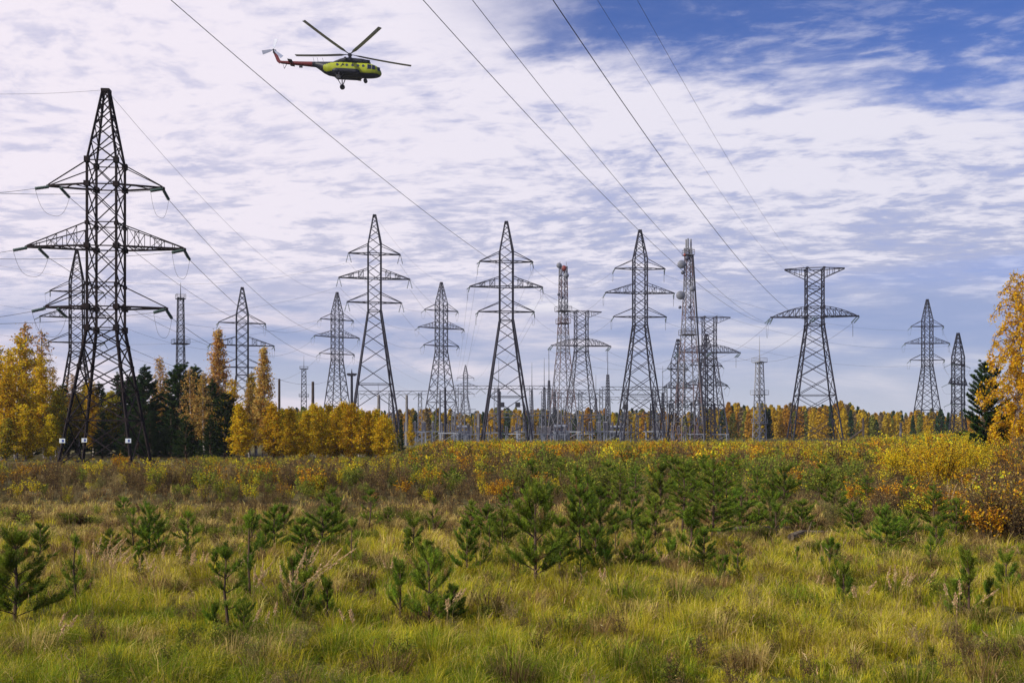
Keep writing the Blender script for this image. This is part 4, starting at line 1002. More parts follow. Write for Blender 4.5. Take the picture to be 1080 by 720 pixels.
# far wood, one mass
def far_wood():
    rs = np.random.RandomState(77); tmp = []
    for k in range(8):
        n = 300; f = rs.rand(n) ** 0.8; a = rs.rand(n) * 6.283; con = k >= 7
        rad = (1.9 * (1 - f) ** (0.9 if con else 0.55)) * np.sqrt(rs.rand(n)) * (1.0 if not con else 0.8) + 0.1
        P = np.stack([rad * np.cos(a), rad * np.sin(a), 10 * (0.08 + 0.92 * f)], -1)
        n2 = unit(rs.randn(n, 3)); b = unit(np.cross(n2, rs.randn(n, 3))); s = (0.28 + 0.28 * rs.rand(n))[:, None]
        tmp.append(diamonds(P, n2 * s, b * s * 0.75))
    cols = [(0.44, 0.26, 0.015), (0.48, 0.32, 0.02), (0.38, 0.18, 0.015), (0.20, 0.20, 0.03), (0.03, 0.06, 0.02), (0.20, 0.14, 0.07)]
    parts = []
    for row_, (D, n) in enumerate(((300, 330), (335, 330), (380, 320), (430, 300), (520, 260))):
        for i in range(n):
            px = -60 + 1200 * (i + rs.rand()) / n; d = D + rs.randn() * 12; k = rs.randint(8); wv = [3, 3.2, 1.8, 1.8, 0.6, 1.6]
            c = cols[rs.choice(6, p=np.array(wv) / sum(wv))] if k < 7 else cols[4]
            top = 437 - 4 * noise2(np.array([px]), np.array([0.0]), 4, 0.03)[0] - (6 if px > 740 and px < 900 else 0) + rs.randn() * 3.0 + (3 if px > 920 else 0)
            h = min(16.0, max(5.0, wz(top, d))); s = h / 10
            V, Q = tmp[k]; V = V * np.array([s, s, s]) + np.array([wx(px, d), d, 0]); C = np.clip(np.array(c) * (1 + 0.2 * rs.randn(len(Q), 1)), .004, .8)
            parts.append((V, Q, np.repeat(C, 4, 0)))
    V, Q, C = stack(parts); o = link('far_forest', qmesh('far_forest', V, Q, C, [M_LEAF])); tag(o, 'distant autumn forest along the horizon', 'forest', kind='stuff')
far_wood()

# ------------------------------------------------------------------ undergrowth
def shrub_tpl(seed, h, nstem, nleaf, leaf, cols, w, flare=0.35, stemcol=(0.12, 0.08, 0.052), stw=0.012, low=0.3):
    rs = np.random.RandomState(seed); S = []; E = []; a = rs.rand(nstem) * 6.283; tilt = flare * np.sqrt(rs.rand(nstem)); L = h * (0.6 + 0.4 * rs.rand(nstem))
    d = unit(np.stack([np.cos(a) * tilt, np.sin(a) * tilt, np.ones(nstem)], -1)); b = np.stack([np.cos(a), np.sin(a), a * 0], -1) * 0.12 * h * rs.rand(nstem, 1)
    mid = b + d * (L * 0.5)[:, None] + rs.randn(nstem, 3) * 0.02 * h; top = mid + unit(d + rs.randn(nstem, 3) * 0.13) * (L * 0.5)[:, None]
    nb = nstem * 4; si = rs.randint(0, nstem, nb); u = rs.rand(nb, 1); bs = mid[si] * (1 - u) + top[si] * u; be = bs + unit(d[si] + rs.randn(nb, 3) * 0.55) * (0.12 + 0.16 * rs.rand(nb, 1)) * h
    S = np.concatenate([b, mid, bs]); E = np.concatenate([mid, top, be]); st = sticks(S, E, stw, stw * 0.5, stemcol)
    li = rs.choice(len(S), nleaf, p=np.concatenate([np.full(nstem, .2), np.full(nstem, 1.5), np.full(nb, 1.0)]) / (nstem * 1.7 + nb)); u = rs.rand(nleaf, 1)
    P = S[li] * (1 - u) + E[li] * u + rs.randn(nleaf, 3) * leaf * 0.8; keep = P[:, 2] > low * h * rs.rand(nleaf); P = P[keep]
    return stack([st, rnd_leaves(rs, P, leaf, cols, w)])


def place_many(tpls, ids, X, Y, Z, S, A, tint):
    parts = []
    for k in range(len(tpls)):
        m = np.where(ids == k)[0]
        if not len(m): continue
        V, Q, C = tpls[k]; c, s = np.cos(A[m])[:, None], np.sin(A[m])[:, None]; sc = S[m][:, None]
        vx = (V[None, :, 0] * c - V[None, :, 1] * s) * sc + X[m][:, None]; vy = (V[None, :, 0] * s + V[None, :, 1] * c) * sc + Y[m][:, None]; vz = V[None, :, 2] * sc + Z[m][:, None]
        VV = np.stack([vx, vy, vz], -1).reshape(-1, 3); QQ = (Q[None] + (np.arange(len(m)) * len(V))[:, None, None]).reshape(-1, 4)
        CC = np.clip((C[None] * tint[m][:, None, :]), 0, .9).reshape(-1, 3); parts.append((VV, QQ, CC))
    return stack(parts)

Y_ = [(0.64, 0.46, 0.018), (0.52, 0.45, 0.03), (0.32, 0.34, 0.03), (0.60, 0.34, 0.012)]
G_ = [(0.13, 0.18, 0.025), (0.20, 0.24, 0.03), (0.30, 0.29, 0.04)]
B_ = [(0.19, 0.115, 0.045), (0.27, 0.16, 0.055), (0.13, 0.09, 0.04), (0.34, 0.25, 0.085)]
O_ = [(0.60, 0.28, 0.012), (0.58, 0.36, 0.02), (0.30, 0.12, 0.02)]
# 0-2 yellow, 3-4 green, 5-8 brown weeds, 9-10 orange, 11-12 straw
TP = [shrub_tpl(51, 1, 9, 315, 0.0549, Y_, [4, 3, 2, 1]), shrub_tpl(52, 1, 7, 231, 0.0549, Y_, [2, 3, 4, 1]), shrub_tpl(53, 1, 10, 378, 0.0488, Y_, [3, 3, 3, 2]),
      shrub_tpl(54, 1, 9, 315, 0.0549, G_, [3, 3, 2]), shrub_tpl(55, 1, 8, 252, 0.0549, G_, [2, 3, 3]),
      shrub_tpl(56, 1, 14, 273, 0.0390, B_, [3, 2, 2, 2], 0.22), shrub_tpl(57, 1, 16, 210, 0.0366, B_, [2, 2, 3, 2], 0.2), shrub_tpl(58, 1, 18, 126, 0.0366, B_, [2, 3, 2, 3], 0.25), shrub_tpl(59, 1, 12, 336, 0.0427, B_, [3, 3, 1, 1], 0.3),
      shrub_tpl(60, 1, 8, 199, 0.0610, O_, [3, 2, 2]), shrub_tpl(61, 1, 9, 273, 0.0549, O_, [2, 3, 2]),
      shrub_tpl(62, 1, 22, 90, 0.025, [(0.40, 0.30, 0.13), (0.28, 0.2, 0.1)], [1, 1], 0.2, (0.34, 0.26, 0.12), 0.01), shrub_tpl(63, 1, 16, 120, 0.03, [(0.2, 0.2, 0.05), (0.3, 0.24, 0.1)], [1, 1], 0.2, (0.2, 0.17, 0.07), 0.01)]


NT_ = len(TP)
_np = [(Y_, [4, 3, 2, 1]), (Y_, [2, 3, 4, 1]), (Y_, [3, 3, 3, 2]), (G_, [3, 3, 2]), (G_, [2, 3, 3]), (B_, [3, 2, 2, 2]), (B_, [2, 2, 3, 2]), (B_, [2, 3, 2, 3]), (B_, [3, 3, 1, 1]), (O_, [3, 2, 2]), (O_, [2, 3, 2]), ([(0.40, 0.30, 0.13), (0.28, 0.2, 0.1)], [1, 1]), ([(0.2, 0.2, 0.05), (0.3, 0.24, 0.1)], [1, 1])]
for i_, (c_, w_) in enumerate(_np):
    woody = i_ < 5 or i_ in (9, 10); st_ = (0.34, 0.26, 0.12) if i_ == 11 else ((0.2, 0.17, 0.07) if i_ == 12 else (0.12, 0.08, 0.052))
    TP.append(shrub_tpl(151 + i_, 1, 13 if woody else 20, 560 if woody else 360, 0.043 if woody else 0.030, c_, w_, 0.4 if woody else 0.24, st_, 0.009, low=0.2))


def undergrowth():
    rs = np.random.RandomState(88); X = []; Y = []; K = []; S = []; T = []
    def cap(px, D):
        yo = (31.0 if px < 200 else 26.0) if px < 400 else (26 - (px - 400) / 60 * 17 if px < 460 else (9.0 if px < 880 else max(-6.0, 9 - (px - 880) / 180 * 16)))
        return max(0.35, CAMH - yo * D / F)
    def put(px, D, k, s, tint=1.0):
        c = cap(px, D); s *= min(1.0, 0.45 + max(0.0, D - 36) / 9) if 33 < D < 54 and px < 900 else 1.0; s = min(s, c * (0.66 + 0.36 * rs.rand() + (0.25 * rs.rand() if rs.rand() < 0.12 else 0))); k = k + NT_ if D < 54 else k
        X.append(wx(px, D)); Y.append(D); K.append(k); S.append(s); T.append(np.array([1, 1, 1]) * tint * (1 + 0.18 * rs.randn()))
    # front belt of brown weeds
    for _ in range(1500):
        px = rs.uniform(-40, 1120); D = 36.5 + 25 * rs.rand() ** 1.2 + 1.6 * noise2(np.array([px / 40]), np.array([0.0]), 6, 0.7)[0]
        if px > 470: D += 1.5 - (px - 470) / 620 * 3 + 2.5 * rs.randn() * (rs.rand() < 0.3)
        if px > 640 and px < 860 and D < 40 and rs.rand() < .7: continue
        nz = noise2(np.array([px / 30]), np.array([D / 3]), 12, 0.6)[0] + 0.35 * rs.randn()
        if nz > 0.55: k = rs.choice([3, 4, 1]); s = 0.8 + 0.5 * rs.rand()
        elif nz > 0.35: k = rs.choice([12, 4, 11, 1]); s = 0.7 + 0.5 * rs.rand()
        elif nz < -0.5: k = rs.choice([11, 12, 7]); s = 0.7 + 0.4 * rs.rand()
        else: k = rs.choice([5, 6, 7, 8]); s = 0.75 + 0.6 * rs.rand()
        if rs.rand() < 0.13: k = rs.choice([0, 1, 2, 3, 4, 4, 1])
        if rs.rand() < (0.06 if px < 430 else 0.10): k = rs.choice([0, 9, 10]); s = 0.9 + 0.5 * rs.rand()
        if 540 < px < 920 and D < 60 and rs.rand() < 0.4: k = rs.choice([3, 4]); s *= 1.25
        put(px, D, k, s * (0.8 + 0.45 * rs.rand() ** 2))
    # middle belt
    for _ in range(1500):
        px = rs.uniform(-40, 1120); D = 56 + 42 * rs.rand()
        if px < 430:
            k = rs.choice([5, 6, 8, 4, 12, 1, 9, 0], p=[.15, .15, .15, .18, .10, .13, .07, .07]); s = (0.9 + 0.7 * rs.rand())
        else:
            yl = 0.35 + 0.3 * (D > 70) + 0.2 * (px > 880); k = rs.choice([0, 1, 2, 9, 10]) if rs.rand() < yl else rs.choice([5, 6, 8, 3, 4]); s = (1.3 + 0.8 * rs.rand()) * (1.0 + 0.12 * (px > 880))
        put(px, D, k, s * (0.85 + 0.5 * rs.rand() ** 3))
    # back belt hiding the tower feet
    for _ in range(1700):
        px = rs.uniform(415, 1120); D = 98 + 75 * rs.rand() ** 1.3
        k = rs.choice([0, 1, 2, 9, 10, 3, 4, 8], p=[.2, .17, .17, .1, .1, .08, .08, .1]); s = 1.6 + 0.75 * rs.rand() + 0.35 * (px > 900); put(px, D, k, s)
    for _ in range(260):
        px = rs.uniform(-40, 430); D = 86 + 14 * rs.rand(); k = rs.choice([0, 1, 5, 6, 3, 9]); put(px, D, k, 0.9 + 0.9 * rs.rand())
    # brown thicket reaching forward at the right edge
    for _ in range(330):
        D = 24 + 14 * rs.rand(); px = 1125 - 240 * rs.rand() ** 1.5 * (0.35 + (D - 24) / 18)
        if px < 940 and D < 31: continue
        k = rs.choice([5, 6, 7, 8, 1, 9], p=[.18, .2, .12, .14, .2, .16]); put(px, D, k, (0.8 + 0.7 * rs.rand()) * (1.15 if px > 1030 else 0.8))
    for _ in range(520):                                    # scattered forbs in the meadow
        D = 9 + 18 * rs.rand() ** 0.8; put(rs.uniform(-60, 1140), D, rs.choice([6, 7, 12, 11, 8, 4]), 0.16 + 0.30 * rs.rand())
    # loose low weeds in front of the belt
    for _ in range(420):
        px = rs.uniform(-40, 1120); D = 27 + 11 * rs.rand(); k = rs.choice([6, 7, 11, 12, 4, 8]); put(px, D, k, 0.25 + 0.45 * rs.rand() * (1.5 if px > 820 else 1))
    X = np.array(X); Y = np.array(Y); V, Q, C = place_many(TP, np.array(K), X, Y, gz(X, Y), np.array(S), rs.rand(len(X)) * 6.28, np.array(T))
    tag(link('undergrowth', qmesh('undergrowth', V, Q, C, [M_LEAF])), 'thicket of brown weeds and yellowing scrub across the field', 'undergrowth', kind='stuff')
undergrowth()

# single shrubs that stand out
def shrub(label, px, D, h, seed, cols, w, nleaf=2600, nst=26, leaf=0.05, flare=0.5):
    V, Q, C = shrub_tpl(seed, 1.0, nst, nleaf, leaf / h, cols, w, flare, stw=0.016 / h * 1.2, low=0.15); ns = (nst * 2 + nst * 4) * 4
    t = thing('shrub', label, 'shrub', (wx(px, D), D, gzf(wx(px, D), D)), 0, 'single autumn shrubs')
    h = min(h, CAMH - (24 if px < 430 else (4 if px < 900 else 0)) * D / F)
    V = V * h; nsv = (nst * 6) * 8
    link('stems', qmesh('stems', V[:nsv], Q[:ns], C[:nsv], [M_LEAF]), t); link('leaves', qmesh('leaves', V[nsv:], Q[ns:] - nsv, C[nsv:], [M_LEAF]), t)
YB = [(0.68, 0.50, 0.016), (0.56, 0.48, 0.03), (0.66, 0.40, 0.012)]
shrub('largest bright yellow shrub in the right thicket', 985, 38, 2.75, 201, YB, [4, 3, 2], 13000, 50, 0.040)
shrub('bright yellow shrub left of the largest one', 950, 46, 2.35, 202, YB, [3, 3, 2], 8000, 36, 0.042)
shrub('yellow shrub behind and right of the largest one', 1022, 44, 2.6, 203, YB, [3, 3, 1], 8000, 36, 0.042)
shrub('yellow-leaved shrub cut by the right edge', 1082, 30, 2.7, 204, [(0.50, 0.32, 0.02), (0.5, 0.22, 0.012), (0.16, 0.08, 0.04)], [3, 2, 3], 3000, 26, 0.035)
shrub('small orange shrub at the right edge below the yellow leaves', 1066, 26, 1.5, 205, O_, [3, 2, 2], 700, 14)
shrub('orange sapling bush at the foot of the nearest pylon', 132, 76, 1.9, 206, [(0.55, 0.28, 0.012), (0.5, 0.33, 0.02)], [3, 2], 900, 12, 0.07)
shrub('orange bush below the nearest pylon, lower one', 126, 64, 1.3, 207, [(0.55, 0.28, 0.012), (0.5, 0.33, 0.02)], [3, 2], 500, 10, 0.07)
shrub('yellow-green bush right of the nearest pylon', 206, 78, 1.9, 208, [(0.45, 0.36, 0.03), (0.2, 0.22, 0.03)], [3, 2], 900, 14, 0.07)
shrub('yellow bush in front of the tall narrow larch', 305, 74, 1.9, 209, YB, [3, 2, 2], 800, 14, 0.07)
shrub('orange bush in front of the wide-legged pylon', 470, 66, 2.1, 210, O_, [3, 3, 1], 1400, 18, 0.06)
shrub('orange bush in front of the doubled-insulator pylon', 690, 70, 2.3, 211, O_, [3, 3, 1], 1600, 18, 0.06)
shrub('golden bush below the lone flat-topped pylon', 838, 62, 2.3, 212, YB, [3, 3, 2], 1800, 20, 0.06)
shrub('yellow-green bush right below the lone flat-topped pylon', 868, 58, 2.2, 213, [(0.42, 0.36, 0.03), (0.26, 0.27, 0.03)], [3, 3], 1600, 18, 0.06)

# ------------------------------------------------------------------ young pines
PG = ([(0.120, 0.180, 0.018), (0.170, 0.245, 0.022), (0.075, 0.125, 0.016), (0.22, 0.26, 0.035), (0.20, 0.13, 0.05)], [4, 3.5, 2.5, 1, 0.35])
def sapling_mesh(seed, h, spread, up=1.0, dens=1.0, clear=0.1, whorl=0.2, nbr=(4, 7), side=0.14, gap=0.15):
    rs = np.random.RandomState(seed); tb = MB(); bx, by = rs.randn(2) * 0.03 * h; tb.tube([(0, 0, -0.1), (bx, by, h * 0.5), (bx * .6, by * .6, h * 0.95)], [0.020 * h ** 0.5 + 0.006, 0.016 * h ** 0.5, 0.006], 7)
    S = []; Dd = []; L = []; z = clear * h + 0.06
    while z < h * 0.86:
        f = z / h; nb = rs.randint(*nbr); a0 = rs.rand() * 6.28; wk = 0.65 + 0.6 * rs.rand()
        for b in range(nb):
            if rs.rand() < gap: continue
            a = a0 + b * 6.283 / nb + rs.randn() * 0.3; Lb = (spread * (1 - f) ** 0.75 + 0.09) * (0.5 + 0.7 * rs.rand()) * wk; tilt = up * (0.35 + 0.8 * f) + 0.15 * rs.randn()
            d = np.array([math.cos(a), math.sin(a), tilt]); d /= np.linalg.norm(d); p = np.array([bx * f, by * f, z + rs.randn() * 0.02]); q = p + d * Lb * 0.75; d2 = d + np.array([0, 0, 0.55 * up]); d2 /= np.linalg.norm(d2)
            tb.tube([tuple(p), tuple(q), tuple(q + d2 * Lb * 0.25)], [0.008, 0.006, 0.003], 4, cap=False)
            S += [p + d * Lb * 0.3, q]; Dd += [d, d2]; L += [Lb * 0.5, Lb * 0.35 + 0.05]
            ns = max(1, int(Lb / side))
            for s in range(ns):
                t = 0.35 + 0.6 * (s + 0.5) / ns; c = p + d * Lb * 0.8 * t
                for m in (-1, 1):
                    dd = d + m * 0.85 * np.array([-d[1], d[0], 0]) + np.array([0, 0, 0.5 * up]) + rs.randn(3) * 0.18; dd /= np.linalg.norm(dd); S.append(c); Dd.append(dd); L.append(0.09 + 0.14 * rs.rand() + 0.12 * Lb * (1 - t))
        z += whorl * (0.7 + 0.6 * rs.rand())
    S.append(np.array([bx * .7, by * .7, h * 0.80])); Dd.append(np.array([0, 0, 1.0])); L.append(h * 0.20)
    for b in range(5):
        a = b * 1.257 + rs.rand() * .5; dd = np.array([math.cos(a) * 0.5, math.sin(a) * 0.5, 1]); dd /= np.linalg.norm(dd); S.append(np.array([bx * .7, by * .7, h * 0.83])); Dd.append(dd); L.append(0.09 + 0.06 * h)
    V, Q, C = needles(rs, np.array(S), np.array(Dd), np.array(L), 560 * dens, 0.060, 0.0062, *PG, spread=0.68)
    fo = qmesh('foliage', V, Q, C, [M_NEEDLE]); me = bpy.data.meshes.new('trunk'); me.from_pydata([tuple(v) for v in tb.v], [], tb.f); me.materials.append(M_PBARK); return me, fo, h
SAP = {'bush': [sapling_mesh(61, 1.5, 0.66, nbr=(5, 8), gap=0.05, side=0.12), sapling_mesh(62, 1.5, 0.58, nbr=(5, 7), gap=0.12), sapling_mesh(66, 1.5, 0.74, up=0.8, nbr=(5, 8), gap=0.1), sapling_mesh(70, 1.4, 0.60, up=1.2, nbr=(5, 7), whorl=0.22), sapling_mesh(71, 1.6, 0.66, up=0.9, nbr=(4, 7), whorl=0.2), sapling_mesh(72, 1.3, 0.72, up=1.0, nbr=(5, 7), gap=0.15)],
       'slim': [sapling_mesh(63, 1.4, 0.28, up=1.3, whorl=0.22, nbr=(2, 5), gap=0.2), sapling_mesh(64, 1.3, 0.34, up=1.1, whorl=0.26, clear=0.2, nbr=(3, 5), gap=0.25), sapling_mesh(73, 1.5, 0.36, up=1.0, whorl=0.24, nbr=(2, 5), side=0.18), sapling_mesh(74, 1.2, 0.30, up=1.5, whorl=0.2, nbr=(3, 5), gap=0.3)],
       'small': [sapling_mesh(65, 0.8, 0.26, up=2.0, whorl=0.17, nbr=(2, 5), side=0.2), sapling_mesh(68, 0.7, 0.20, up=2.2, whorl=0.18, nbr=(2, 4), side=0.2), sapling_mesh(75, 0.8, 0.30, up=1.6, whorl=0.16, nbr=(3, 5), gap=0.3)],
       'tree': [sapling_mesh(67, 2.9, 1.2, up=0.55, dens=0.85, clear=0.28, whorl=0.24, nbr=(5, 8), gap=0.08), sapling_mesh(69, 2.7, 1.1, up=0.6, dens=0.85, clear=0.15, whorl=0.22, nbr=(5, 8), gap=0.12), sapling_mesh(76, 2.6, 1.0, up=0.7, dens=0.85, clear=0.1, whorl=0.24, nbr=(5, 7))]}
pines = [  # px, base row, height px, kind, label
 (15, 664, 100, 'bush', 'large young pine with upright shoots at the left edge'), (42, 594, 40, 'bush', 'compact young pine above the large left-edge pine'), (82, 640, 75, 'slim', 'narrow young pine beside the dry reed clump'),
 (118, 592, 34, 'bush', 'low young pine behind the dry reed clump'), (143, 590, 54, 'slim', 'very thin pine left of the bushy pair'), (158, 590, 57, 'bush', 'left one of the bushy pine pair left of centre'), (198, 589, 50, 'bush', 'right one of the bushy pine pair left of centre'),
 (243, 668, 94, 'slim', 'tall nodding young pine with low side branches in the left foreground'), (264, 640, 96, 'slim', 'tall thin pine touching the nodding pine'), (258, 672, 34, 'bush', 'low dense pine at the foot of the nodding pine'), (226, 668, 26, 'small', 'tiny pine left of the nodding pine foot'),
 (308, 642, 50, 'small', 'young pine tangled with pale reed plumes'), (321, 660, 56, 'small', 'small upright pine right of the reed plumes'), (346, 658, 44, 'small', 'smaller upright pine in the grass right of the reed plumes'), (319, 585, 38, 'bush', 'compact dark pine behind the reed plumes'), (290, 582, 48, 'bush', 'young pine up behind the tall thin pine'),
 (245, 573, 26, 'slim', 'tiny thin pine in the open grass at left'), (268, 575, 38, 'slim', 'thin pine behind the nodding pine'), (338, 578, 46, 'bush', 'bushy pine with bright top left of centre'), (352, 566, 42, 'bush', 'bushy pine half behind the bright-topped one'), (388, 562, 44, 'slim', 'pointed pine at the edge of the brown weeds'), (372, 598, 50, 'slim', 'leggy pine with short branches left of centre'),
 (410, 562, 26, 'bush', 'low spreading pine right of the pointed pine'), (300, 562, 26, 'small', 'tiny pine near the brown weeds at left'), (437, 584, 34, 'small', 'small ragged pine left of the wide pine clump'), (459, 566, 40, 'slim', 'slim pine behind the ragged one'), (452, 660, 84, 'bush', 'wide foreground pine with a thin leader'), (422, 650, 52, 'small', 'finger-like pine left of the wide foreground pine'), (478, 656, 40, 'bush', 'low pine hugging the right side of the wide foreground pine'),
 (492, 606, 58, 'bush', 'dense round pine left of the biggest central pine'), (518, 592, 46, 'slim', 'slim pine between dense round and biggest central pine'), (512, 572, 40, 'bush', 'pine behind the slim one near the centre'), (530, 584, 44, 'bush', 'pine touching the biggest pine from behind'), (497, 560, 34, 'bush', 'small pine at the weed edge near centre'), (545, 560, 30, 'slim', 'thin pine behind the leader of the biggest pine'),
 (565, 616, 104, 'bush', 'biggest central pine with a long leader'), (590, 604, 56, 'bush', 'pine merging into the right flank of the biggest'), (612, 590, 74, 'bush', 'tall pine right behind the biggest central pine'), (626, 604, 50, 'bush', 'dense low pine right of the tall one'), (634, 576, 64, 'bush', 'tall pine further back right of the biggest'), (650, 592, 34, 'slim', 'slim pine right of the dense low one'),
 (668, 566, 50, 'bush', 'rounded pine behind the middle cluster'), (678, 604, 44, 'bush', 'small broad pine on bare stem right of cluster'), (660, 604, 20, 'small', 'tiny pine under the broad one'), (705, 596, 30, 'small', 'small thin pine below the tree-like pines'), (728, 586, 46, 'small', 'small pine below the left tree-like pine'), (742, 600, 42, 'bush', 'bushy pine below the right tree-like pine'),
 (719, 560, 76, 'tree', 'left one of the two tree-like pines with bare stems'), (751, 574, 98, 'tree', 'right one of the two tree-like pines with bare stems'), (697, 548, 56, 'bush', 'dark pine left of the tree-like pines'), (765, 548, 64, 'tree', 'dark pine behind the right tree-like pine'), (784, 560, 46, 'bush', 'pine right of the tree-like pines'), (730, 540, 56, 'tree', 'dark pine between and behind the tree-like pines'),
 (655, 540, 50, 'tree', 'broad pine in the weeds behind the middle cluster'), (620, 545, 44, 'bush', 'pine in the weeds above the biggest pine'), (800, 562, 30, 'bush', 'low pine left of the fallen logs'), (812, 556, 38, 'bush', 'low pine behind the fallen logs'), (846, 562, 34, 'bush', 'pine at the right end of the fallen logs'), (841, 592, 14, 'small', 'tiny seedling pine alone in the tan grass'),
 (900, 570, 36, 'bush', 'small pine left of the dark right-hand pine'), (934, 580, 46, 'bush', 'dark dense pine before the yellow thicket'), (958, 575, 34, 'bush', 'pine right of the dark dense one'), (986, 572, 62, 'tree', 'tallest pine in front of the largest yellow shrub'), (1008, 568, 44, 'bush', 'pine right of the one before the yellow shrub'),
 (889, 640, 44, 'small', 'lone finger-like pine in the right grass'), (1022, 652, 66, 'small', 'finger-like pine cluster near the right corner'), (1008, 650, 40, 'small', 'short pine left of the finger-like cluster'), (1062, 636, 46, 'small', 'green pine under the right edge thicket'), (1042, 646, 30, 'small', 'short pine right of the finger-like cluster'),
 (130, 545, 20, 'bush', 'tiny pine at the foot of the brown bank at left'), (775, 520, 46, 'tree', 'pine deep in the weeds right of centre'), (700, 516, 40, 'tree', 'pine deep in the weeds at centre'), (560, 520, 34, 'bush', 'pine deep in the weeds above the longest leader'), (866, 524, 34, 'bush', 'pine deep in the weeds below the lone flat-topped pylon'), (475, 520, 28, 'bush', 'pine in the weeds under the wide-legged pylon'),
 (590, 522, 40, 'tree', 'broad pine deep in the weeds left of centre cluster'), (826, 530, 40, 'bush', 'pine in the weeds above the fallen logs'),
 (690, 572, 52, 'bush', 'bushy pine filling the gap left of the tree-like pines'), (672, 535, 46, 'tree', 'broad pine behind the gap left of the tree-like pines'), (742, 522, 46, 'tree', 'distant pine above the right tree-like pine'), (715, 528, 44, 'bush', 'distant pine above the left tree-like pine'),
 (800, 530, 40, 'tree', 'distant pine right above the long fallen log'), (640, 520, 34, 'bush', 'distant pine in the weeds below the doubled-insulator pylon'), (608, 528, 36, 'bush', 'distant pine above the dense right flank cluster'), (880, 545, 36, 'bush', 'pine at the weed edge right of the logs'),
 (915, 540, 40, 'tree', 'broad pine in the weeds left of the yellow thicket'), (960, 545, 46, 'tree', 'broad pine right under the largest yellow shrub'), (350, 540, 26, 'bush', 'small pine at the foot of the weeds left of centre'), (535, 545, 34, 'bush', 'small pine in the weeds left of the longest leader')]
cs = {}
for px, by, hp, kd, lab in pines:
    D = (CAMH - 0.05) * F / (by - HOR); i = cs.get(kd, 0); cs[kd] = i + 1; tr_, fo, h0 = SAP[kd][i % len(SAP[kd])]
    h = hp / F * D + 0.10; s = h / h0; t = thing('young_pine', lab, 'young pine', (wx(px, D), D, gzf(wx(px, D), D)), rt.uniform(0, 6.28), 'young pines in the meadow')
    w_ = s * (rt.uniform(0.80, 1.0) if D < 22 else rt.uniform(0.98, 1.22)); t.scale = (w_, w_, s); link('trunk', tr_, t); link('foliage', fo, t)

for k_ in range(34):
    px = rt.uniform(470, 1000) if k_ % 3 else rt.uniform(120, 460); by = rt.uniform(556, 622) if px < 900 else rt.uniform(575, 640); D = CAMH * F / (by - HOR)
    kd = rt.choice(['small', 'small', 'slim', 'bush']); i = rt.randrange(len(SAP[kd])); tr_, fo, h0 = SAP[kd][i]; h = rt.uniform(0.45, 0.85); s = h / h0
    t = thing('young_pine', 'knee-high pine seedling half hidden in the meadow grass between larger pines', 'young pine', (wx(px, D), D, gzf(wx(px, D), D)), rt.uniform(0, 6.28), 'knee-high pine seedlings'); t.scale = (s, s, s); link('trunk', tr_, t); link('foliage', fo, t)

# fallen logs
for i, (x0, y0, x1, y1, r, lab) in enumerate(((758, 566, 838, 561, 0.075, 'long grey fallen log lying across the meadow edge'), (834, 572, 868, 566, 0.09, 'short dark fallen log right of the long one'), (815, 548, 856, 550, 0.08, 'dark fallen log at the edge of the scrub'), (752, 540, 790, 543, 0.06, 'thin fallen trunk behind the tree-like pines'))):
    a = [(CAMH) * F / (y - HOR) for y in (y0, y1)]; p = Vector((wx(x0, a[0]), a[0], 0.14)); q = Vector((wx(x1, a[1]), a[1], 0.12)); mb = MB()
    mb.tube([p, p.lerp(q, .35) + Vector((0, 0.1, .05)), p.lerp(q, .7) + Vector((0, -.06, .02)), q], [r, r * .95, r * .85, r * .6], 9)
    mb.tube([p.lerp(q, .5), p.lerp(q, .56) + Vector((0, -0.2, 0.35))], [r * 0.3, r * 0.1], 5); o = mb.build('fallen_log', M_LOG, smooth=False); tag(o, lab, 'log', 'fallen logs')

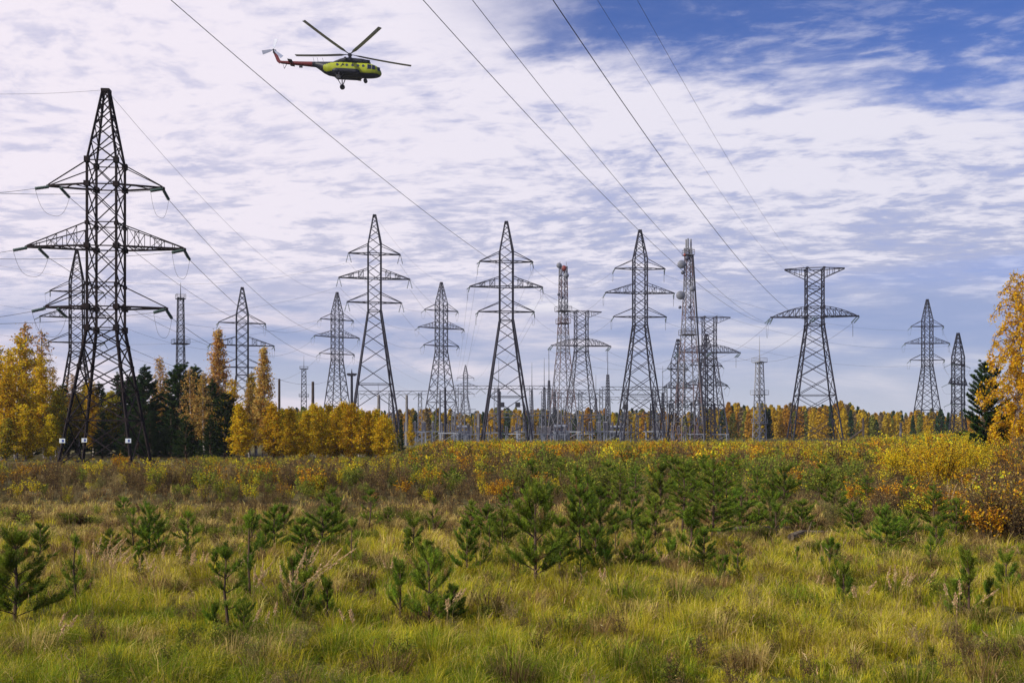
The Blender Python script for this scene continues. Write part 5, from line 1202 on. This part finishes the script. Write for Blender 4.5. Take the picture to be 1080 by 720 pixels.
# ------------------------------------------------------------------ grass
GREEN = np.array((0.165, 0.225, 0.014)); YGR = np.array((0.44, 0.39, 0.026)); STRAW = np.array((0.62, 0.48, 0.16)); TAN = np.array((0.38, 0.25, 0.09)); BRN = np.array((0.15, 0.095, 0.045))
def meadow():
    rs = np.random.RandomState(99)
    bands = [(7.4, 10.5, 4600, 66), (10.5, 14, 5400, 52), (14, 19, 6200, 42), (19, 26, 7200, 32), (26, 36, 7200, 23), (36, 46, 3600, 15)]   # D0, D1, tufts, blades per tuft
    CL = np.array([GREEN * 0.8, GREEN * 1.25, YGR, YGR * 1.2, STRAW, TAN, BRN])
    allV = []; allC = []
    for D0, D1, nt, nb in bands:
        D = np.sqrt(rs.rand(nt) * (D1 ** 2 - D0 ** 2) + D0 ** 2); px = rs.uniform(-90, 1170, nt); x = wx(px, D)
        dry = noise2(x, D * 0.6, 31, 0.5) * 0.5 - 0.25 * np.clip((11.5 - D) / 3, 0, 1) + noise2(x, D, 32, 2.2) * 0.45 + (D - 14.5) / 22 + 0.25 * np.clip((D - 22) / 5, 0, 1) + 0.34 * rs.randn(nt)
        hum = noise2(x, D * 1.2, 33, 0.9) * 0.8 + noise2(x, D, 34, 3.2) * 0.8
        track = np.clip((px - 520) / 200, 0, 1) * np.clip((12.6 - D) / 1.8, 0, 1)                  # trodden strip, near right
        hgt = (0.24 + 0.26 * hum + 0.08 * rs.randn(nt)) * (1 - 0.62 * track) * np.where(D > 26, 0.8, 1.0); hgt = np.clip(hgt, 0.07, 0.72)
        keep = (noise2(x, D, 35, 2.6) > -0.35) | (rs.rand(nt) < 0.3); x, D, dry, hgt = x[keep], D[keep], dry[keep], hgt[keep]; nt = len(x)
        ti = np.repeat(np.arange(nt), nb); n = len(ti); rad = (0.045 + 0.055 * hgt / 0.3 * (0.5 + rs.rand(nt))) * np.sqrt(D / 12); u = rs.rand(n); a = rs.rand(n) * 6.283
        bx = x[ti] + rad[ti] * u * np.cos(a); by = D[ti] + rad[ti] * u * np.sin(a); bz = gz(bx, by) - 0.02
        L = hgt[ti] * (0.40 + 0.85 * rs.rand(n)); lean = 0.05 + 0.28 * u + 0.45 * rs.rand(n) ** 2; tb = rs.randn(nt, 2) * 0.14
        la = a + rs.randn(n) * 0.5; dx = np.cos(la) * lean + 0.05 + tb[ti, 0]; dy = np.sin(la) * lean + tb[ti, 1]
        w = (0.0034 + 0.0034 * rs.rand(n)) * np.clip(D[ti] / 12, 0.9, 3.2)
        va = rs.rand(n) * 6.283; sx, sy = np.cos(va) * w / 2, np.sin(va) * w / 2
        B = np.stack([bx, by, bz], -1); M = B + np.stack([dx * L * 0.35, dy * L * 0.35, L * 0.6], -1); Tp = B + np.stack([dx * L * 1.25, dy * L * 1.25, L * (1 - 0.7 * lean)], -1)
        Sd = np.stack([sx, sy, sx * 0], -1)
        V = np.empty((n, 6, 3)); V[:, 0] = B - Sd; V[:, 1] = B + Sd; V[:, 2] = M + Sd * 0.85; V[:, 3] = M - Sd * 0.85; V[:, 4] = Tp + Sd * 0.12; V[:, 5] = Tp - Sd * 0.12
        lv = np.clip(dry * 2.6 + 2.0, 0, 6.4); k1 = np.clip(np.floor(lv + rs.rand(nt)), 0, 6).astype(int)      # each tuft mostly one colour
        kb = np.clip(k1[ti] + rs.choice([-1, 0, 0, 0, 1], n), 0, 6); kb = np.where(rs.rand(n) < 0.07, 4, kb); c = CL[kb]
        c = 1.02 * c * (1 + 0.16 * rs.randn(nt, 1))[ti]; c = np.clip(c * (1 + 0.20 * rs.randn(n, 1)), 0.01, 0.8)
        allV.append(V); allC.append(c)
    # big old tussocks with drooping blades, darker thatch at the core
    nt = 430; D = 8 + 24 * rs.rand(nt) ** 0.75; px = rs.uniform(-80, 1160, nt); x = wx(px, D); nb = 230; ti = np.repeat(np.arange(nt), nb); n = len(ti)
    r0 = 0.10 + 0.12 * rs.rand(nt); H_ = 0.34 + 0.30 * rs.rand(nt); u = np.sqrt(rs.rand(n)); a = rs.rand(n) * 6.283; bx = x[ti] + r0[ti] * u * np.cos(a); by = D[ti] + r0[ti] * u * np.sin(a)
    L = H_[ti] * (0.55 + 0.6 * rs.rand(n)); lean = 0.15 + 0.75 * u * rs.rand(n) ** 0.6; dx = np.cos(a) * lean; dy = np.sin(a) * lean; w = (0.0035 + 0.004 * rs.rand(n)) * np.clip(D[ti] / 12, 0.9, 2.6)
    va = rs.rand(n) * 6.283; Sd = np.stack([np.cos(va) * w / 2, np.sin(va) * w / 2, va * 0], -1); B = np.stack([bx, by, gz(bx, by) - 0.02], -1)
    M = B + np.stack([dx * L * 0.45, dy * L * 0.45, L * 0.62], -1); Tp = B + np.stack([dx * L * 1.5, dy * L * 1.5, L * (0.95 - 0.75 * lean)], -1)
    V = np.empty((n, 6, 3)); V[:, 0] = B - Sd; V[:, 1] = B + Sd; V[:, 2] = M + Sd * 0.9; V[:, 3] = M - Sd * 0.9; V[:, 4] = Tp + Sd * 0.15; V[:, 5] = Tp - Sd * 0.15
    k1 = rs.choice([0, 1, 2, 4, 5, 6], nt, p=[.2, .2, .15, .15, .18, .12]); kb = np.where(rs.rand(n) < 0.25, rs.choice([4, 5, 6, 0], n), k1[ti]); c = np.clip(CL[kb] * (0.85 + 0.2 * rs.randn(n, 1)), 0.01, 0.8); allV.append(V); allC.append(c)
    V = np.concatenate(allV); C = np.concatenate(allC); n = len(V); q = np.array([(0, 1, 2, 3), (3, 2, 4, 5)]); Q = (q[None] + (np.arange(n) * 6)[:, None, None]).reshape(-1, 4)
    tag(link('meadow_grass', qmesh('meadow_grass', V.reshape(-1, 3), Q, np.repeat(C, 6, 0), [M_GRASS])), 'rough green and straw-coloured meadow grass', 'grass', kind='stuff'); print('blades', n)
meadow()


def reeds():
    """dry plumed grass stalks"""
    rs = np.random.RandomState(123); S = []; E = []; Lp = []
    spots = [(100, 636, 60, 7), (108, 630, 56, 6), (116, 628, 48, 5), (128, 622, 36, 4), (262, 668, 66, 4), (300, 668, 72, 6), (308, 664, 80, 6), (315, 660, 60, 3), (190, 615, 34, 3), (205, 618, 30, 3), (165, 620, 36, 3), (225, 640, 40, 3), (216, 620, 34, 3),
             (470, 672, 44, 4), (268, 690, 36, 3), (60, 700, 40, 3), (150, 640, 44, 4), (372, 690, 40, 3), (640, 640, 30, 3), (940, 650, 46, 5), (955, 645, 40, 4), (1010, 668, 50, 5), (905, 660, 34, 3), (870, 640, 30, 3), (1000, 560, 50, 6), (1030, 545, 50, 7), (1040, 560, 44, 5), (30, 640, 40, 3), (700, 610, 24, 3), (420, 620, 26, 3)]
    parts = []
    for px, by, hp, n in spots:
        D = CAMH * F / (by - HOR)
        for i in range(n):
            h = hp / F * D * (0.75 + 0.4 * rs.rand()) + 0.12; x = wx(px + rs.randn() * 5, D); y = D + rs.randn() * 0.15; z = gzf(x, y); lean = np.array([0.12 + 0.16 * rs.randn(), 0.08 * rs.randn()])
            b = np.array([x, y, z]); m = b + np.array([lean[0] * h * .4, lean[1] * h * .4, h * 0.6]); tp = b + np.array([lean[0] * h * 1.3, lean[1] * h * 1.3, h * 0.97])
            parts.append(sticks(np.array([b, m]), np.array([m, tp]), 0.006, 0.004, (0.38, 0.29, 0.14)))
            nl = 70; u = rs.rand(nl, 1) ** 0.8; ax = tp - m; P = m + ax * (0.35 + 0.65 * u) + rs.randn(nl, 3) * (0.013 * (1.25 - u)); dd = unit(ax + rs.randn(nl, 3) * 0.13); bb = unit(np.cross(dd, rs.randn(nl, 3)))
            v, q = diamonds(P, dd * 0.018, bb * 0.006); parts.append((v, q, np.repeat(pal(rs, nl, [(0.62, 0.46, 0.26), (0.52, 0.37, 0.19)], [1, 1]), 4, 0)))
    n = 3200; D = 9 + 22 * rs.rand(n) ** 0.8; px = rs.uniform(-60, 1140, n); x = wx(px, D); kp = noise2(x, D, 41, 0.7) + 0.5 * rs.randn(n) > 0.05; x = x[kp]; D = D[kp]; n = len(x); h = 0.30 + 0.32 * rs.rand(n)
    b = np.stack([x, D, gz(x, D)], -1); ln = rs.randn(n, 2) * 0.22 + np.array([0.06, 0]); m = b + np.stack([ln[:, 0] * h * .4, ln[:, 1] * h * .4, h * .65], -1); tp = b + np.stack([ln[:, 0] * h * 1.2, ln[:, 1] * h * 1.2, h], -1)
    parts.append(sticks(b, m, 0.004, 0.003, (0.42, 0.32, 0.15))); parts.append(sticks(m, tp, 0.003, 0.002, (0.42, 0.31, 0.15)))
    ax = unit(tp - m); bb = unit(np.cross(ax, rs.randn(n, 3)))
    for q_ in range(3):
        v, q = diamonds(tp - ax * 0.03 * q_, unit(ax + 0.3 * rs.randn(n, 3)) * 0.03, bb * 0.006); parts.append((v, q, np.repeat(pal(rs, n, [(0.50, 0.36, 0.19), (0.30, 0.20, 0.10), (0.14, 0.08, 0.05)], [2, 2, 1]), 4, 0)))
    V, Q, C = stack(parts); tag(link('dry_reeds', qmesh('dry_reeds', V, Q, C, [M_GRASS])), 'pale dry plumed reed stalks standing in the grass', 'reeds', kind='stuff')
reeds()

# ------------------------------------------------------------------ air
def haze():
    m = bpy.data.materials.new('haze_air'); m.use_nodes = True; k = NT(m.node_tree)
    v = k.n('ShaderNodeVolumePrincipled'); v.inputs['Color'].default_value = (0.80, 0.86, 1.0, 1); v.inputs['Density'].default_value = 0.00014; v.inputs['Anisotropy'].default_value = 0.2
    o = k.n('ShaderNodeOutputMaterial'); k.l(v.outputs[0], o.inputs['Volume'])
    mb = MB(); mb.box((0, 0, 43.5), (5400, 5400, 91)); tag(mb.build('haze', m), 'thin pale air haze', kind='stuff')
haze()
